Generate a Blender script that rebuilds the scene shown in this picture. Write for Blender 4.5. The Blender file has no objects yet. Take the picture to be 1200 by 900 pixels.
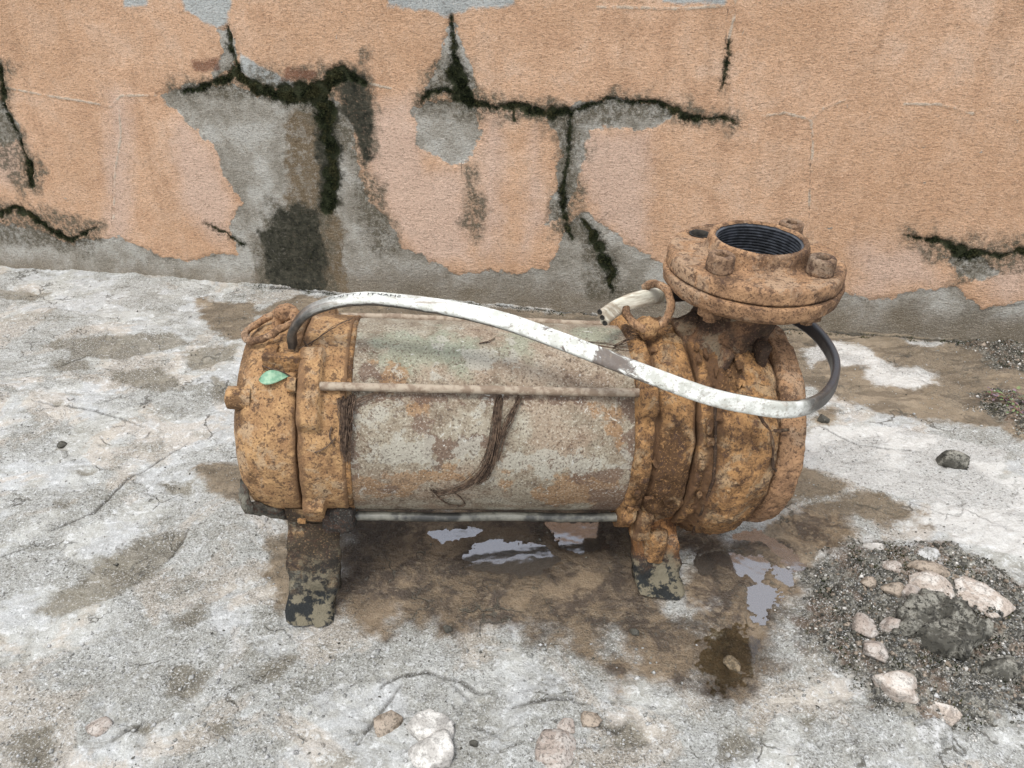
import bpy, math, random
import numpy as np
from mathutils import Vector, Matrix

random.seed(7); rng = np.random.default_rng(7)
sc = bpy.context.scene
COL = sc.collection

# ------------------------------------------------------------------ camera
CAM_H, CAM_PITCH, CAM_F = 0.68, math.radians(30.0), 900.0      # metres, down tilt, focal length per 1200 px
cam_d = bpy.data.cameras.new('camera'); cam = bpy.data.objects.new('camera', cam_d); COL.objects.link(cam)
cam.location = (0, 0, CAM_H); cam.rotation_euler = (math.pi/2 - CAM_PITCH, 0, 0)
cam_d.sensor_width = 36.0; cam_d.lens = 36.0*CAM_F/1200.0
cam_d.clip_start = 0.02; cam_d.clip_end = 500.0
sc.camera = cam

# ------------------------------------------------------------------ world and sun (bright thin overcast)
SUN_EL, SUN_AZ = 62.0, -28.0        # azimuth: degrees from -Y (behind the camera) towards +X
w = bpy.data.worlds.new("World"); sc.world = w; w.use_nodes = True
wn = w.node_tree.nodes; wl = w.node_tree.links
bg = wn['Background']; sky = wn.new('ShaderNodeTexSky'); sky.sky_type = 'NISHITA'; sky.sun_disc = False
sky.sun_elevation = math.radians(SUN_EL); sky.sun_rotation = math.radians(180 - SUN_AZ)
sky.air_density = 1.0; sky.dust_density = 6.0; sky.ozone_density = 0.6; sky.altitude = 0
hsv = wn.new('ShaderNodeHueSaturation'); hsv.inputs['Saturation'].default_value = 0.30
wl.new(sky.outputs[0], hsv.inputs['Color']); cl = wn.new('ShaderNodeMix'); cl.data_type = 'RGBA'; cl.inputs[0].default_value = .72; cl.inputs[7].default_value = (5.9, 6.15, 6.7, 1)     # thin bright cloud
wl.new(hsv.outputs[0], cl.inputs[6]); wl.new(cl.outputs[2], bg.inputs[0]); bg.inputs[1].default_value = 0.15
sun_d = bpy.data.lights.new('sun', 'SUN'); sun = bpy.data.objects.new('sun', sun_d); COL.objects.link(sun)
sun_d.energy = 1.4; sun_d.angle = math.radians(14); sun_d.color = (1.0, 0.965, 0.91)
_e, _a = math.radians(SUN_EL), math.radians(SUN_AZ)
_dir = Vector((math.cos(_e)*math.sin(_a), -math.cos(_e)*math.cos(_a), math.sin(_e)))
sun.rotation_euler = _dir.to_track_quat('Z', 'Y').to_euler(); sun.location = _dir*5
sc.view_settings.view_transform = 'Standard'; sc.view_settings.look = 'None'
sc.view_settings.exposure = 0.63; sc.view_settings.gamma = 1.0
sc.cycles.use_denoising = True

# ------------------------------------------------------------------ measuring helpers (photo survey -> metres)
def survey_ray(px, py):
    x = (px-600)/CAM_F; y = -(py-450)/CAM_F
    return np.array([x, math.cos(CAM_PITCH)+y*math.sin(CAM_PITCH), -math.sin(CAM_PITCH)+y*math.cos(CAM_PITCH)])
def gp(px, py, z=0.0):
    d = survey_ray(px, py); t = (z-CAM_H)/d[2]; return np.array([0, 0, CAM_H]) + t*d
WA = gp(0, 310)[:2]; WB = gp(1200, 402)[:2]
WU = (WB-WA)/np.linalg.norm(WB-WA); WN = np.array([WU[1], -WU[0]])      # along the wall / out of the wall, towards us
def wp(px, py):
    d = survey_ray(px, py); t = (WA@WN)/(d[:2]@WN); p = np.array([0, 0, CAM_H]) + t*d
    return np.array([(p[:2]-WA)@WU, p[2]])
def GP(l): return np.array([gp(*q)[:2] for q in l])
def WPo(l): return np.array([wp(*q) for q in l])

# ------------------------------------------------------------------ numpy noise
_perm = rng.permutation(256).astype(np.int64); _perm = np.concatenate([_perm, _perm, _perm])
_g = rng.normal(size=(256, 3)); _g /= np.linalg.norm(_g, axis=1)[:, None]
def perlin(P):
    P = np.asarray(P, float); i = np.floor(P).astype(np.int64); f = P-i; i &= 255
    u = f*f*f*(f*(f*6-15)+10); out = 0
    for dx in (0, 1):
        wx = u[..., 0] if dx else 1-u[..., 0]; ax = _perm[(i[..., 0]+dx) & 255]
        for dy in (0, 1):
            wy = u[..., 1] if dy else 1-u[..., 1]; ay = _perm[ax+((i[..., 1]+dy) & 255)]
            for dz in (0, 1):
                wz = u[..., 2] if dz else 1-u[..., 2]
                g = _g[_perm[ay+((i[..., 2]+dz) & 255)]]
                d = g[..., 0]*(f[..., 0]-dx)+g[..., 1]*(f[..., 1]-dy)+g[..., 2]*(f[..., 2]-dz)
                out = out + wx*wy*wz*d
    return out*1.6
def fbm(P, scale, octs=4, rough=.5, off=0.0):
    P = np.asarray(P, float)*scale+off; a = 1; s = 0; t = 0
    for _ in range(octs):
        s = s+a*perlin(P); t += a; a *= rough; P = P*2.03+17.1
    return s/t
def sstep(a, b, x):
    t = np.clip((x-a)/(b-a), 0, 1); return t*t*(3-2*t)
def poly_sdf(Q, poly, lim=.08):
    """distance to the outline, positive inside; only worked out near the polygon"""
    out = np.full(len(Q), -lim); lo = poly.min(0)-lim; hi = poly.max(0)+lim
    m = np.where(((Q > lo) & (Q < hi)).all(1))[0]
    if len(m) == 0: return out
    q = Q[m]; d = np.full(len(m), 1e9); ins = np.zeros(len(m), bool)
    for k in range(len(poly)):
        a = poly[k]; b = poly[(k+1) % len(poly)]; e = b-a; v = q-a
        t = np.clip((v@e)/max(e@e, 1e-12), 0, 1); r = v-t[:, None]*e
        d = np.minimum(d, np.hypot(r[:, 0], r[:, 1]))
        c = ((a[1] > q[:, 1]) != (b[1] > q[:, 1]))
        xi = a[0]+(q[:, 1]-a[1])/np.where(abs(e[1]) < 1e-12, 1e-12, e[1])*e[0]
        ins ^= c & (q[:, 0] < xi)
    out[m] = np.maximum(np.where(ins, d, -d), -lim); return out
def line_sdf(Q, pts, rad, lim=.05):
    """distance inside a tapering polyline"""
    out = np.full(len(Q), -lim); pts = np.asarray(pts); lo = pts.min(0)-lim; hi = pts.max(0)+lim
    m = np.where(((Q > lo) & (Q < hi)).all(1))[0]
    if len(m) == 0: return out
    q = Q[m]; best = np.full(len(m), -lim)
    for k in range(len(pts)-1):
        a = pts[k]; e = pts[k+1]-a; v = q-a
        t = np.clip((v@e)/max(e@e, 1e-12), 0, 1); r = v-t[:, None]*e
        best = np.maximum(best, rad[k]+(rad[k+1]-rad[k])*t-np.hypot(r[:, 0], r[:, 1]))
    out[m] = best; return out
def union(Q, polys, lim=.08):
    o = np.full(len(Q), -lim)
    for p in polys: o = np.maximum(o, poly_sdf(Q, p, lim))
    return o

# ------------------------------------------------------------------ mesh and object helpers
def new_mesh(name, V, F, smooth=True, attrs=None):
    me = bpy.data.meshes.new(name); V = np.asarray(V, np.float32).reshape(-1, 3)
    if isinstance(F, np.ndarray):
        n = F.shape[1]; me.vertices.add(len(V)); me.vertices.foreach_set('co', V.ravel())
        me.loops.add(F.size); me.loops.foreach_set('vertex_index', F.astype(np.int32).ravel())
        me.polygons.add(len(F)); me.polygons.foreach_set('loop_start', np.arange(0, F.size, n, dtype=np.int32))
        me.update(calc_edges=True); me.validate()
    else:
        me.from_pydata([tuple(map(float, v)) for v in V], [], [tuple(int(i) for i in f) for f in F]); me.update()
    if smooth and len(me.polygons): me.polygons.foreach_set('use_smooth', np.ones(len(me.polygons), bool))
    for k, a in (attrs or {}).items():
        at = me.attributes.new(k, 'FLOAT', 'POINT'); at.data.foreach_set('value', np.asarray(a, np.float32).ravel())
    me.update(); return me
def obj(name, me, mat, parent=None, label=None, cat=None, group=None, kind=None):
    o = bpy.data.objects.new(name, me); COL.objects.link(o)
    if mat is not None and me is not None and len(me.materials) == 0: me.materials.append(mat)
    if parent: o.parent = parent
    if label: o['label'] = label
    if cat: o['category'] = cat
    if group: o['group'] = group
    if kind: o['kind'] = kind
    return o
def grid_faces(nu, nv, cu=False, cv=False, base=0):
    a = np.arange(nu if cu else nu-1); b = np.arange(nv if cv else nv-1); A, B = np.meshgrid(a, b, indexing='ij')
    A2 = (A+1) % nu; B2 = (B+1) % nv
    return (np.stack([A*nv+B, A2*nv+B, A2*nv+B2, A*nv+B2], -1).reshape(-1, 4)+base)
class Bag:                                            # joins shapes into ONE mesh
    def __init__(s): s.V = []; s.F = []; s.n = 0
    def add(s, V, F):
        V = np.asarray(V, float).reshape(-1, 3); s.V.append(V); s.F += [tuple(int(i)+s.n for i in f) for f in F]; s.n += len(V); return s
    def grid(s, P, cu=False, cv=False, flip=False):
        P = np.asarray(P); F = grid_faces(P.shape[0], P.shape[1], cu, cv)
        if flip: F = F[:, ::-1]
        return s.add(P.reshape(-1, 3), F)
    def mesh(s, name, smooth=True, noise=0, ns=60, no=0.0, attrs=None):
        V = np.concatenate(s.V)
        if noise:
            V = V+noise*np.stack([fbm(V, ns, 3, .55, no+k*31.7) for k in range(3)], -1)
        return new_mesh(name, V, s.F, smooth, attrs)
def resample(pts, step):
    pts = np.asarray(pts, float); out = [pts[0]]
    for a, b in zip(pts[:-1], pts[1:]):
        n = max(1, int(math.ceil(np.linalg.norm(b-a)/step)))
        out += [a+(b-a)*k/n for k in range(1, n+1)]
    return np.array(out)
def catmull(pts, n=12):
    pts = np.asarray(pts, float); P = np.vstack([2*pts[0]-pts[1], pts, 2*pts[-1]-pts[-2]]); out = []
    for i in range(1, len(P)-2):
        for k in range(n):
            t = k/n; out.append(.5*((2*P[i])+(-P[i-1]+P[i+1])*t+(2*P[i-1]-5*P[i]+4*P[i+1]-P[i+2])*t*t+(-P[i-1]+3*P[i]-3*P[i+1]+P[i+2])*t**3))
    out.append(P[-2]); return np.array(out)
def tube(bag, path, r, seg=8, closed=False):
    path = np.asarray(path, float); n = len(path); r = np.broadcast_to(r, (n,))
    T = np.gradient(path, axis=0) if not closed else np.roll(path, -1, 0)-np.roll(path, 1, 0)
    T /= np.maximum(np.linalg.norm(T, axis=1), 1e-9)[:, None]
    up = np.array([0.13, 0.21, 1.0]); U = np.zeros_like(path); u = np.cross(T[0], up); u /= np.linalg.norm(u)
    for i in range(n):
        u = u-(u@T[i])*T[i]; u /= max(np.linalg.norm(u), 1e-9); U[i] = u
    W = np.cross(T, U); a = np.arange(seg)*2*math.pi/seg
    P = path[:, None]+r[:, None, None]*(np.cos(a)[None, :, None]*U[:, None]+np.sin(a)[None, :, None]*W[:, None])
    F = [tuple(f) for f in grid_faces(n, seg, closed, True)]
    V = P.reshape(-1, 3)
    if not closed:
        V = np.vstack([V, path[0], path[-1]]); c0 = n*seg; c1 = c0+1
        F += [(c0, (k+1) % seg, k) for k in range(seg)]+[(c1, (n-1)*seg+k, (n-1)*seg+(k+1) % seg) for k in range(seg)]
    bag.add(V, F); return bag
def lathe(profile, seg=300, step=.003, amp=0., ns=40, no=0., axis='x', extra=None, a0=0, sq=1.):
    """profile (along, radius) swept round the x (or z) axis, roughened like a casting"""
    pr = resample(profile, step); a = np.arange(seg)*2*math.pi/seg+a0
    X = np.repeat(pr[:, :1], seg, 1); R = np.repeat(pr[:, 1:2], seg, 1); A = np.repeat(a[None], len(pr), 0)
    def place(X, R):
        if axis == 'x': return np.stack([X, R*np.cos(A), R*np.sin(A)], -1)
        return np.stack([R*np.cos(A), R*np.sin(A), X], -1)
    if extra is not None: R = extra(X, R, A)
    if amp:
        P = place(X, R)*np.array([1, sq, sq]); d = fbm(P, ns, 4, .6, no)*amp
        d = d+fbm(P, 120, 3, .65, no+9)*amp*.40; R = np.where(R > .002, R+d, R); X = X+fbm(P, ns, 3, .6, no+77)*amp*.6
    return place(X, R)
def box_pts(bag, c, s, bev=0.002, rot=None, n=1):
    """bevelled box from a superellipsoid-like grid"""
    c = np.asarray(c, float); s = np.asarray(s, float)/2; b = bev
    xs = lambda h: np.concatenate([[-h], np.linspace(-h+b, h-b, 2+n), [h]])
    V = []; F = []
    def face(ax, sg):
        o = [i for i in range(3) if i != ax]; A, B = np.meshgrid(xs(s[o[0]]), xs(s[o[1]]), indexing='ij')
        P = np.zeros(A.shape+(3,)); P[..., o[0]] = A; P[..., o[1]] = B; P[..., ax] = sg*s[ax]
        k = np.clip(np.abs(P), 0, None)
        core = np.clip(P, -(s-b), s-b); d = P-core; L = np.linalg.norm(d, axis=-1, keepdims=True)
        P = core+np.where(L > 1e-9, d/np.maximum(L, 1e-9)*b, 0)
        return P
    for ax in range(3):
        for sg in (-1, 1):
            P = face(ax, sg)
            if rot is not None: P = P@np.asarray(rot).T
            bag.grid(P+c, flip=(sg > 0) ^ (ax == 1))
    return bag

# ------------------------------------------------------------------ node helper
class NT:
    def __init__(s, name):
        s.m = bpy.data.materials.new(name); s.m.use_nodes = True; s.t = s.m.node_tree; s.N = s.t.nodes; s.L = s.t.links
        s.b = s.N['Principled BSDF']; s.co = s.N.new('ShaderNodeTexCoord').outputs['Object']
    def put(s, sock, v):
        if isinstance(v, bpy.types.NodeSocket): s.L.new(v, sock)
        elif isinstance(v, (tuple, list)) and len(v) == 3 and sock.type == 'RGBA': sock.default_value = (*v, 1)
        else: sock.default_value = v
    def map(s, scale=(1, 1, 1), loc=(0, 0, 0), rot=(0, 0, 0), co=None):
        n = s.N.new('ShaderNodeMapping'); s.L.new(co or s.co, n.inputs[0])
        n.inputs['Scale'].default_value = scale; n.inputs['Location'].default_value = loc; n.inputs['Rotation'].default_value = rot; return n.outputs[0]
    def noise(s, scale, detail=4, rough=.55, dist=0, co=None, off=0, gain=1.75):
        n = s.N.new('ShaderNodeTexNoise'); s.L.new(s.map(loc=(off, off*.7, off*1.3), co=co) if off else (co or s.co), n.inputs['Vector'])
        n.inputs['Scale'].default_value = scale; n.inputs['Detail'].default_value = detail
        n.inputs['Roughness'].default_value = rough; n.inputs['Distortion'].default_value = dist
        return s.ma('MULTIPLY_ADD', n.outputs['Fac'], gain, .5-.5*gain, clamp=True)
    def voro(s, scale, feature='F1', co=None):
        n = s.N.new('ShaderNodeTexVoronoi'); n.feature = feature; s.L.new(co or s.co, n.inputs['Vector']); n.inputs['Scale'].default_value = scale
        return n.outputs['Distance']
    def ma(s, op, a, b=0.0, c=0.0, clamp=False):
        n = s.N.new('ShaderNodeMath'); n.operation = op; n.use_clamp = clamp
        s.put(n.inputs[0], a); s.put(n.inputs[1], b); s.put(n.inputs[2], c); return n.outputs[0]
    def ss(s, a, b, x, lo=0., hi=1.):
        n = s.N.new('ShaderNodeMapRange'); n.interpolation_type = 'SMOOTHSTEP'
        s.put(n.inputs['Value'], x); n.inputs['From Min'].default_value = a; n.inputs['From Max'].default_value = b
        n.inputs['To Min'].default_value = lo; n.inputs['To Max'].default_value = hi; return n.outputs[0]
    def mix(s, f, a, b, mode='MIX'):
        n = s.N.new('ShaderNodeMix'); n.data_type = 'RGBA'; n.blend_type = mode; n.clamp_factor = True
        s.put(n.inputs[0], f); s.put(n.inputs[6], a); s.put(n.inputs[7], b); return n.outputs[2]
    def ramp(s, x, stops):
        n = s.N.new('ShaderNodeValToRGB'); e = n.color_ramp.elements; s.L.new(x, n.inputs[0])
        while len(e) > 1: e.remove(e[-1])
        e[0].position = stops[0][0]; e[0].color = (*stops[0][1], 1)
        for p, c in stops[1:]:
            k = e.new(p); k.color = (*c, 1)
        return n.outputs[0]
    def attr(s, name):
        n = s.N.new('ShaderNodeAttribute'); n.attribute_name = name; return n.outputs['Fac']
    def bump(s, h, dist=.001, strength=.6, prev=None):
        n = s.N.new('ShaderNodeBump'); s.put(n.inputs['Height'], h); n.inputs['Distance'].default_value = dist; n.inputs['Strength'].default_value = strength
        if prev: s.L.new(prev, n.inputs['Normal'])
        return n.outputs[0]
    def edge(s, name, noise_s, amp, soft=.003, det=5, off=0):
        """crisp ragged mask from a distance attribute"""
        n = s.ma('MULTIPLY', s.ma('SUBTRACT', s.noise(noise_s, det, .65, off=off), .5), amp*1.25)
        return s.ss(-soft, soft, s.ma('ADD', s.attr(name), n))
    def done(s, color, rough=.85, normal=None, **kw):
        s.put(s.b.inputs['Base Color'], color); s.put(s.b.inputs['Roughness'], rough)
        if normal: s.L.new(normal, s.b.inputs['Normal'])
        for k, v in kw.items(): s.put(s.b.inputs[k.replace('_', ' ')], v)
        return s.m

# ------------------------------------------------------------------ materials
def mat_rust(name, seed=0., light=(.47, .235, .085), mid=(.31, .135, .045), dark=(.055, .032, .022), dust=(.40, .32, .23),
             darkness=.45, dusty=.35, pit=1.0, wetz=None, bands=()):
    t = NT(name); big = t.noise(14, 6, .6, .4, off=seed); md = t.noise(60, 6, .65, off=seed+3); fine = t.noise(420, 4, .7, off=seed+5)
    spot = t.noise(150, 3, .6, off=seed+9)
    c = t.ramp(md, [(.30, mid), (.50, tuple(.5*(a+b) for a, b in zip(light, mid))), (.66, light)])
    c = t.mix(t.ss(.52, .66, t.noise(26, 6, .7, .6, off=seed+21), 0, dusty), c, dust)
    c = t.mix(t.ss(.60-.25*darkness, .72-.2*darkness, big), c, tuple(m*.55 for m in mid))
    c = t.mix(t.ss(.56, .70, t.noise(38, 8, .72, 1.0, off=seed+31), 0, .9*min(1, darkness*2)), c, dark)
    c = t.mix(t.ss(.60, .72, fine, 0, .80*pit), c, dark)
    c = t.mix(t.ss(.62, .70, spot, 0, .7*pit), c, tuple(d*1.3 for d in dark))
    c = t.mix(t.ss(.36, .30, fine, 0, .5), c, tuple(min(1, l*1.25) for l in light))
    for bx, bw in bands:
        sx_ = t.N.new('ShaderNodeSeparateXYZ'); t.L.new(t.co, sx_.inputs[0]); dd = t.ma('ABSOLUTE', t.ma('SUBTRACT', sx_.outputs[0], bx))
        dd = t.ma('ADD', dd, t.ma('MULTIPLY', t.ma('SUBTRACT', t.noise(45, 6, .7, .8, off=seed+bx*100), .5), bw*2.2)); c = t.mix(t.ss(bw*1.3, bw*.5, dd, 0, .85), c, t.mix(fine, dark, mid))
    if wetz is not None:
        sep = t.N.new('ShaderNodeSeparateXYZ'); t.L.new(t.co, sep.inputs[0])
        h = t.ma('ADD', sep.outputs[2], t.ma('MULTIPLY', t.ma('SUBTRACT', t.noise(30, 5, .7, off=seed+50), .5), .05))
        wet = t.ss(wetz[0], wetz[1], h)
        c = t.mix(wet, t.mix(t.ss(.45, .6, t.noise(55, 5, .7, off=seed+57)), (.020, .022, .022), (.17, .15, .105)), c)
    hgt = t.ma('ADD', t.ma('MULTIPLY', md, .9), t.ma('ADD', t.ma('MULTIPLY', fine, .35), t.ma('MULTIPLY', spot, -.3)))
    return t.done(c, t.ss(.3, .7, fine, .72, .95), t.bump(hgt, .0030, .9), Specular_IOR_Level=.25)

def mat_shell():
    t = NT('weathered_shell_paint')
    md = t.noise(34, 7, .68, .4); fine = t.noise(430, 4, .7); spot = t.noise(180, 4, .65, off=4)
    c = t.ramp(md, [(.18, (.105, .075, .052)), (.40, (.215, .175, .125)), (.58, (.275, .240, .180)), (.80, (.36, .335, .27))])
    c = t.mix(t.ss(.50, .66, t.noise(11, 5, .6, off=8), 0, .45), c, (.30, .215, .15))
    c = t.mix(t.ma('MULTIPLY', t.edge('green', 30, .045, .012), .55), c, t.mix(fine, (.16, .20, .14), (.30, .35, .26)))
    c = t.mix(t.ma('MULTIPLY', t.edge('orange', 42, .045, .004), .75), c, t.mix(md, (.19, .10, .045), (.36, .22, .11)))
    c = t.mix(t.ma('MULTIPLY', t.edge('brown', 55, .030, .0022), .8), c, (.125, .078, .055))
    c = t.mix(t.ma('MULTIPLY', t.edge('pale', 55, .030, .0014), .72), c, t.mix(fine, (.28, .265, .215), (.43, .41, .35)))
    chip = t.noise(95, 6, .75, .8, off=81); c = t.mix(t.ma('MULTIPLY', t.ss(.66, .69, chip), t.ss(.45, .60, t.noise(9, 4, .6, off=83), 0, .85)), c, (.105, .060, .036))
    c = t.mix(t.ma('MULTIPLY', t.ss(.72, .74, t.noise(70, 6, .75, .8, off=87)), t.ss(.40, .6, t.noise(8, 4, .6, off=89), 0, .8)), c, (.52, .51, .46))
    scr = t.noise(60, 4, .6, co=t.map((1, .12, .12), rot=(0, .3, 0)), off=3)
    c = t.mix(t.ss(.88, .95, scr, 0, .5), c, (.56, .56, .52))
    c = t.mix(t.ma('MULTIPLY', t.ss(.60, .74, spot, 0, .8), t.ss(.38, .62, t.noise(12, 4, .6, off=61))), c, (.095, .062, .042))
    c = t.mix(t.ss(.56, .80, t.noise(5, 5, .6, .4, co=t.map((1, 1, 1.6)), off=71), 0, .6), c, (.22, .155, .105))
    c = t.mix(t.ss(.60, .68, fine, 0, .8), c, (.075, .055, .042))
    c = t.mix(t.ss(.38, .25, fine, 0, .5), c, (.56, .53, .45))
    h = t.ma('ADD', t.ma('MULTIPLY', md, .4), t.ma('ADD', t.ma('MULTIPLY', fine, .4), t.ma('MULTIPLY', spot, -.5)))
    return t.done(c, .8, t.bump(h, .0016, .8), Specular_IOR_Level=.3)

def mat_ground():
    t = NT('weathered_concrete')
    n1 = t.noise(3.2, 5, .6); n2 = t.noise(17, 8, .68, .5); n3 = t.noise(90, 6, .7, off=2); sp = t.noise(430, 4, .75, off=5); sp2 = t.noise(210, 5, .7, off=11)
    rgh = t.ss(.36, .60, t.noise(8, 5, .62, .5, off=91)); st = t.map((.35, 1.0, 1), rot=(0, 0, .55)); streak = t.noise(22, 7, .7, .6, co=st)
    c = t.ramp(n2, [(.16, (.27, .263, .228)), (.40, (.40, .395, .36)), (.56, (.455, .455, .425)), (.80, (.525, .53, .505))])
    c = t.mix(t.ma('MULTIPLY', t.ss(.75, .25, rgh), t.ss(.40, .62, t.noise(9, 6, .65, .6, off=7), 1e-6, .5)), c, (.455, .470, .485))
    c = t.mix(t.ss(.53, .66, t.noise(6.5, 6, .65, .8, off=19), 0, .55), c, (.50, .43, .35))
    c = t.mix(t.ss(.54, .74, streak, 0, .6), c, (.24, .23, .19))
    c = t.mix(t.ma('MULTIPLY', t.ss(.60, .66, n3), .55), c, (.70, .71, .70))
    white = t.edge('white', 26, .018, .004); c = t.mix(white, c, t.mix(n3, (.46, .45, .42), (.66, .65, .62)))
    olive = t.edge('olive', 34, .020, .007, off=3); c = t.mix(t.ma('MULTIPLY', olive, .85), c, t.mix(n3, (.12, .105, .075), (.27, .24, .18)))
    dirt = t.edge('dirt', 26, .032, .009, off=5); c = t.mix(t.ma('MULTIPLY', dirt, .93), c, t.mix(n2, (.155, .115, .070), (.34, .27, .185)))
    dstreak = t.ss(.50, .62, t.noise(20, 6, .65, .5, co=t.map((.5, 1.4, 1)), off=23))
    c = t.mix(t.ma('MULTIPLY', dirt, t.ma('MULTIPLY', dstreak, .5)), c, (.10, .078, .055))
    stain = t.edge('stain', 20, .060, .020, off=8)
    sc_ = t.mix(t.ss(.35, .65, t.noise(24, 7, .72, .7, off=13)), (.072, .050, .034), (.235, .172, .108))
    sc_ = t.mix(t.ss(.58, .66, n3, 0, .6), sc_, (.26, .20, .13))
    c = t.mix(t.ma('MULTIPLY', stain, .96), c, sc_)
    extra_dark = t.edge('extra_dark', 22, .03, .022, off=15); c = t.mix(t.ma('MULTIPLY', extra_dark, .5), c, (.036, .027, .021))  # extra dark, smoother patches below the pump and at the puddles
    grit = t.edge('grit', 26, .045, .012, off=17)
    gc = t.mix(t.ss(.40, .60, t.noise(130, 5, .75, off=6)), (.042, .040, .032), (.25, .235, .195))
    gc = t.mix(t.ss(.50, .66, t.noise(24, 5, .6, off=31), 0, .6), gc, (.20, .13, .085))
    c = t.mix(t.ma('MULTIPLY', grit, .92), c, gc)
    dark = t.edge('crack', 60, .002, .0022, off=19); c = t.mix(t.ma('MULTIPLY', dark, .85), c, (.055, .05, .04))
    dry = t.ma('SUBTRACT', 1.0, t.ma('MULTIPLY', white, .6))
    c = t.mix(t.ma('MULTIPLY', t.ss(.545, .66, sp), t.ma('MULTIPLY', dry, t.ss(0, 1, rgh, .30, .72))), c, t.mix(.62, c, (.05, .045, .035)))
    vn = t.N.new('ShaderNodeVectorMath'); vn.operation = 'MULTIPLY_ADD'; cw = t.N.new('ShaderNodeTexNoise'); cw.inputs['Scale'].default_value = 26; cw.inputs['Detail'].default_value = 5; t.L.new(t.co, cw.inputs['Vector']); t.L.new(cw.outputs['Color'], vn.inputs[0]); vn.inputs[1].default_value = (.07, .07, .07); t.L.new(t.co, vn.inputs[2])
    ck = t.ss(.030, .008, t.voro(15, 'DISTANCE_TO_EDGE', vn.outputs[0])); ck = t.ma('MULTIPLY', ck, t.ss(.56, .70, t.noise(10, 4, .6, off=44))); c = t.mix(t.ma('MULTIPLY', ck, t.ma('MULTIPLY', dry, .8)), c, (.09, .083, .065))
    c = t.mix(t.ma('MULTIPLY', t.ma('MULTIPLY', t.ma('SUBTRACT', 1.0, t.ma('MAXIMUM', stain, dirt)), t.ss(.70, .62, rgh)), t.ss(.66, .80, t.noise(75, 5, .7, co=t.map((.22, 1, 1), rot=(0, 0, .25)), off=14), 0, .45)), c, (.68, .69, .69))
    c = t.mix(t.ma('MULTIPLY', t.ss(.62, .70, sp2), t.ss(0, 1, rgh, .15, .75)), c, (.105, .098, .080))
    c = t.mix(t.ma('MULTIPLY', t.ma('MULTIPLY', t.ss(.40, .28, sp), t.ss(0, 1, rgh, .30, .70)), t.ma('SUBTRACT', 1.0, t.ma('MULTIPLY', t.ma('MAXIMUM', stain, dirt), .88))), c, (.82, .83, .83))
    wet = t.ma('MAXIMUM', t.ma('MULTIPLY', stain, .8), extra_dark)
    r = t.ma('SUBTRACT', .88, t.ma('MULTIPLY', wet, t.ss(.35, .62, t.noise(40, 5, .6, off=41), .12, .58)))
    h = t.ma('ADD', t.ma('MULTIPLY', n3, 1.6), t.ma('ADD', t.ma('MULTIPLY', sp, .7), t.ma('MULTIPLY', sp2, .9)))
    h = t.ma('SUBTRACT', t.ma('MULTIPLY', h, t.ss(0, 1, rgh, .45, 1.0)), t.ma('ADD', t.ma('MULTIPLY', olive, .25), t.ma('MULTIPLY', ck, .8)))
    return t.done(c, r, t.bump(h, .0034, .85), Specular_IOR_Level=.35)

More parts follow.
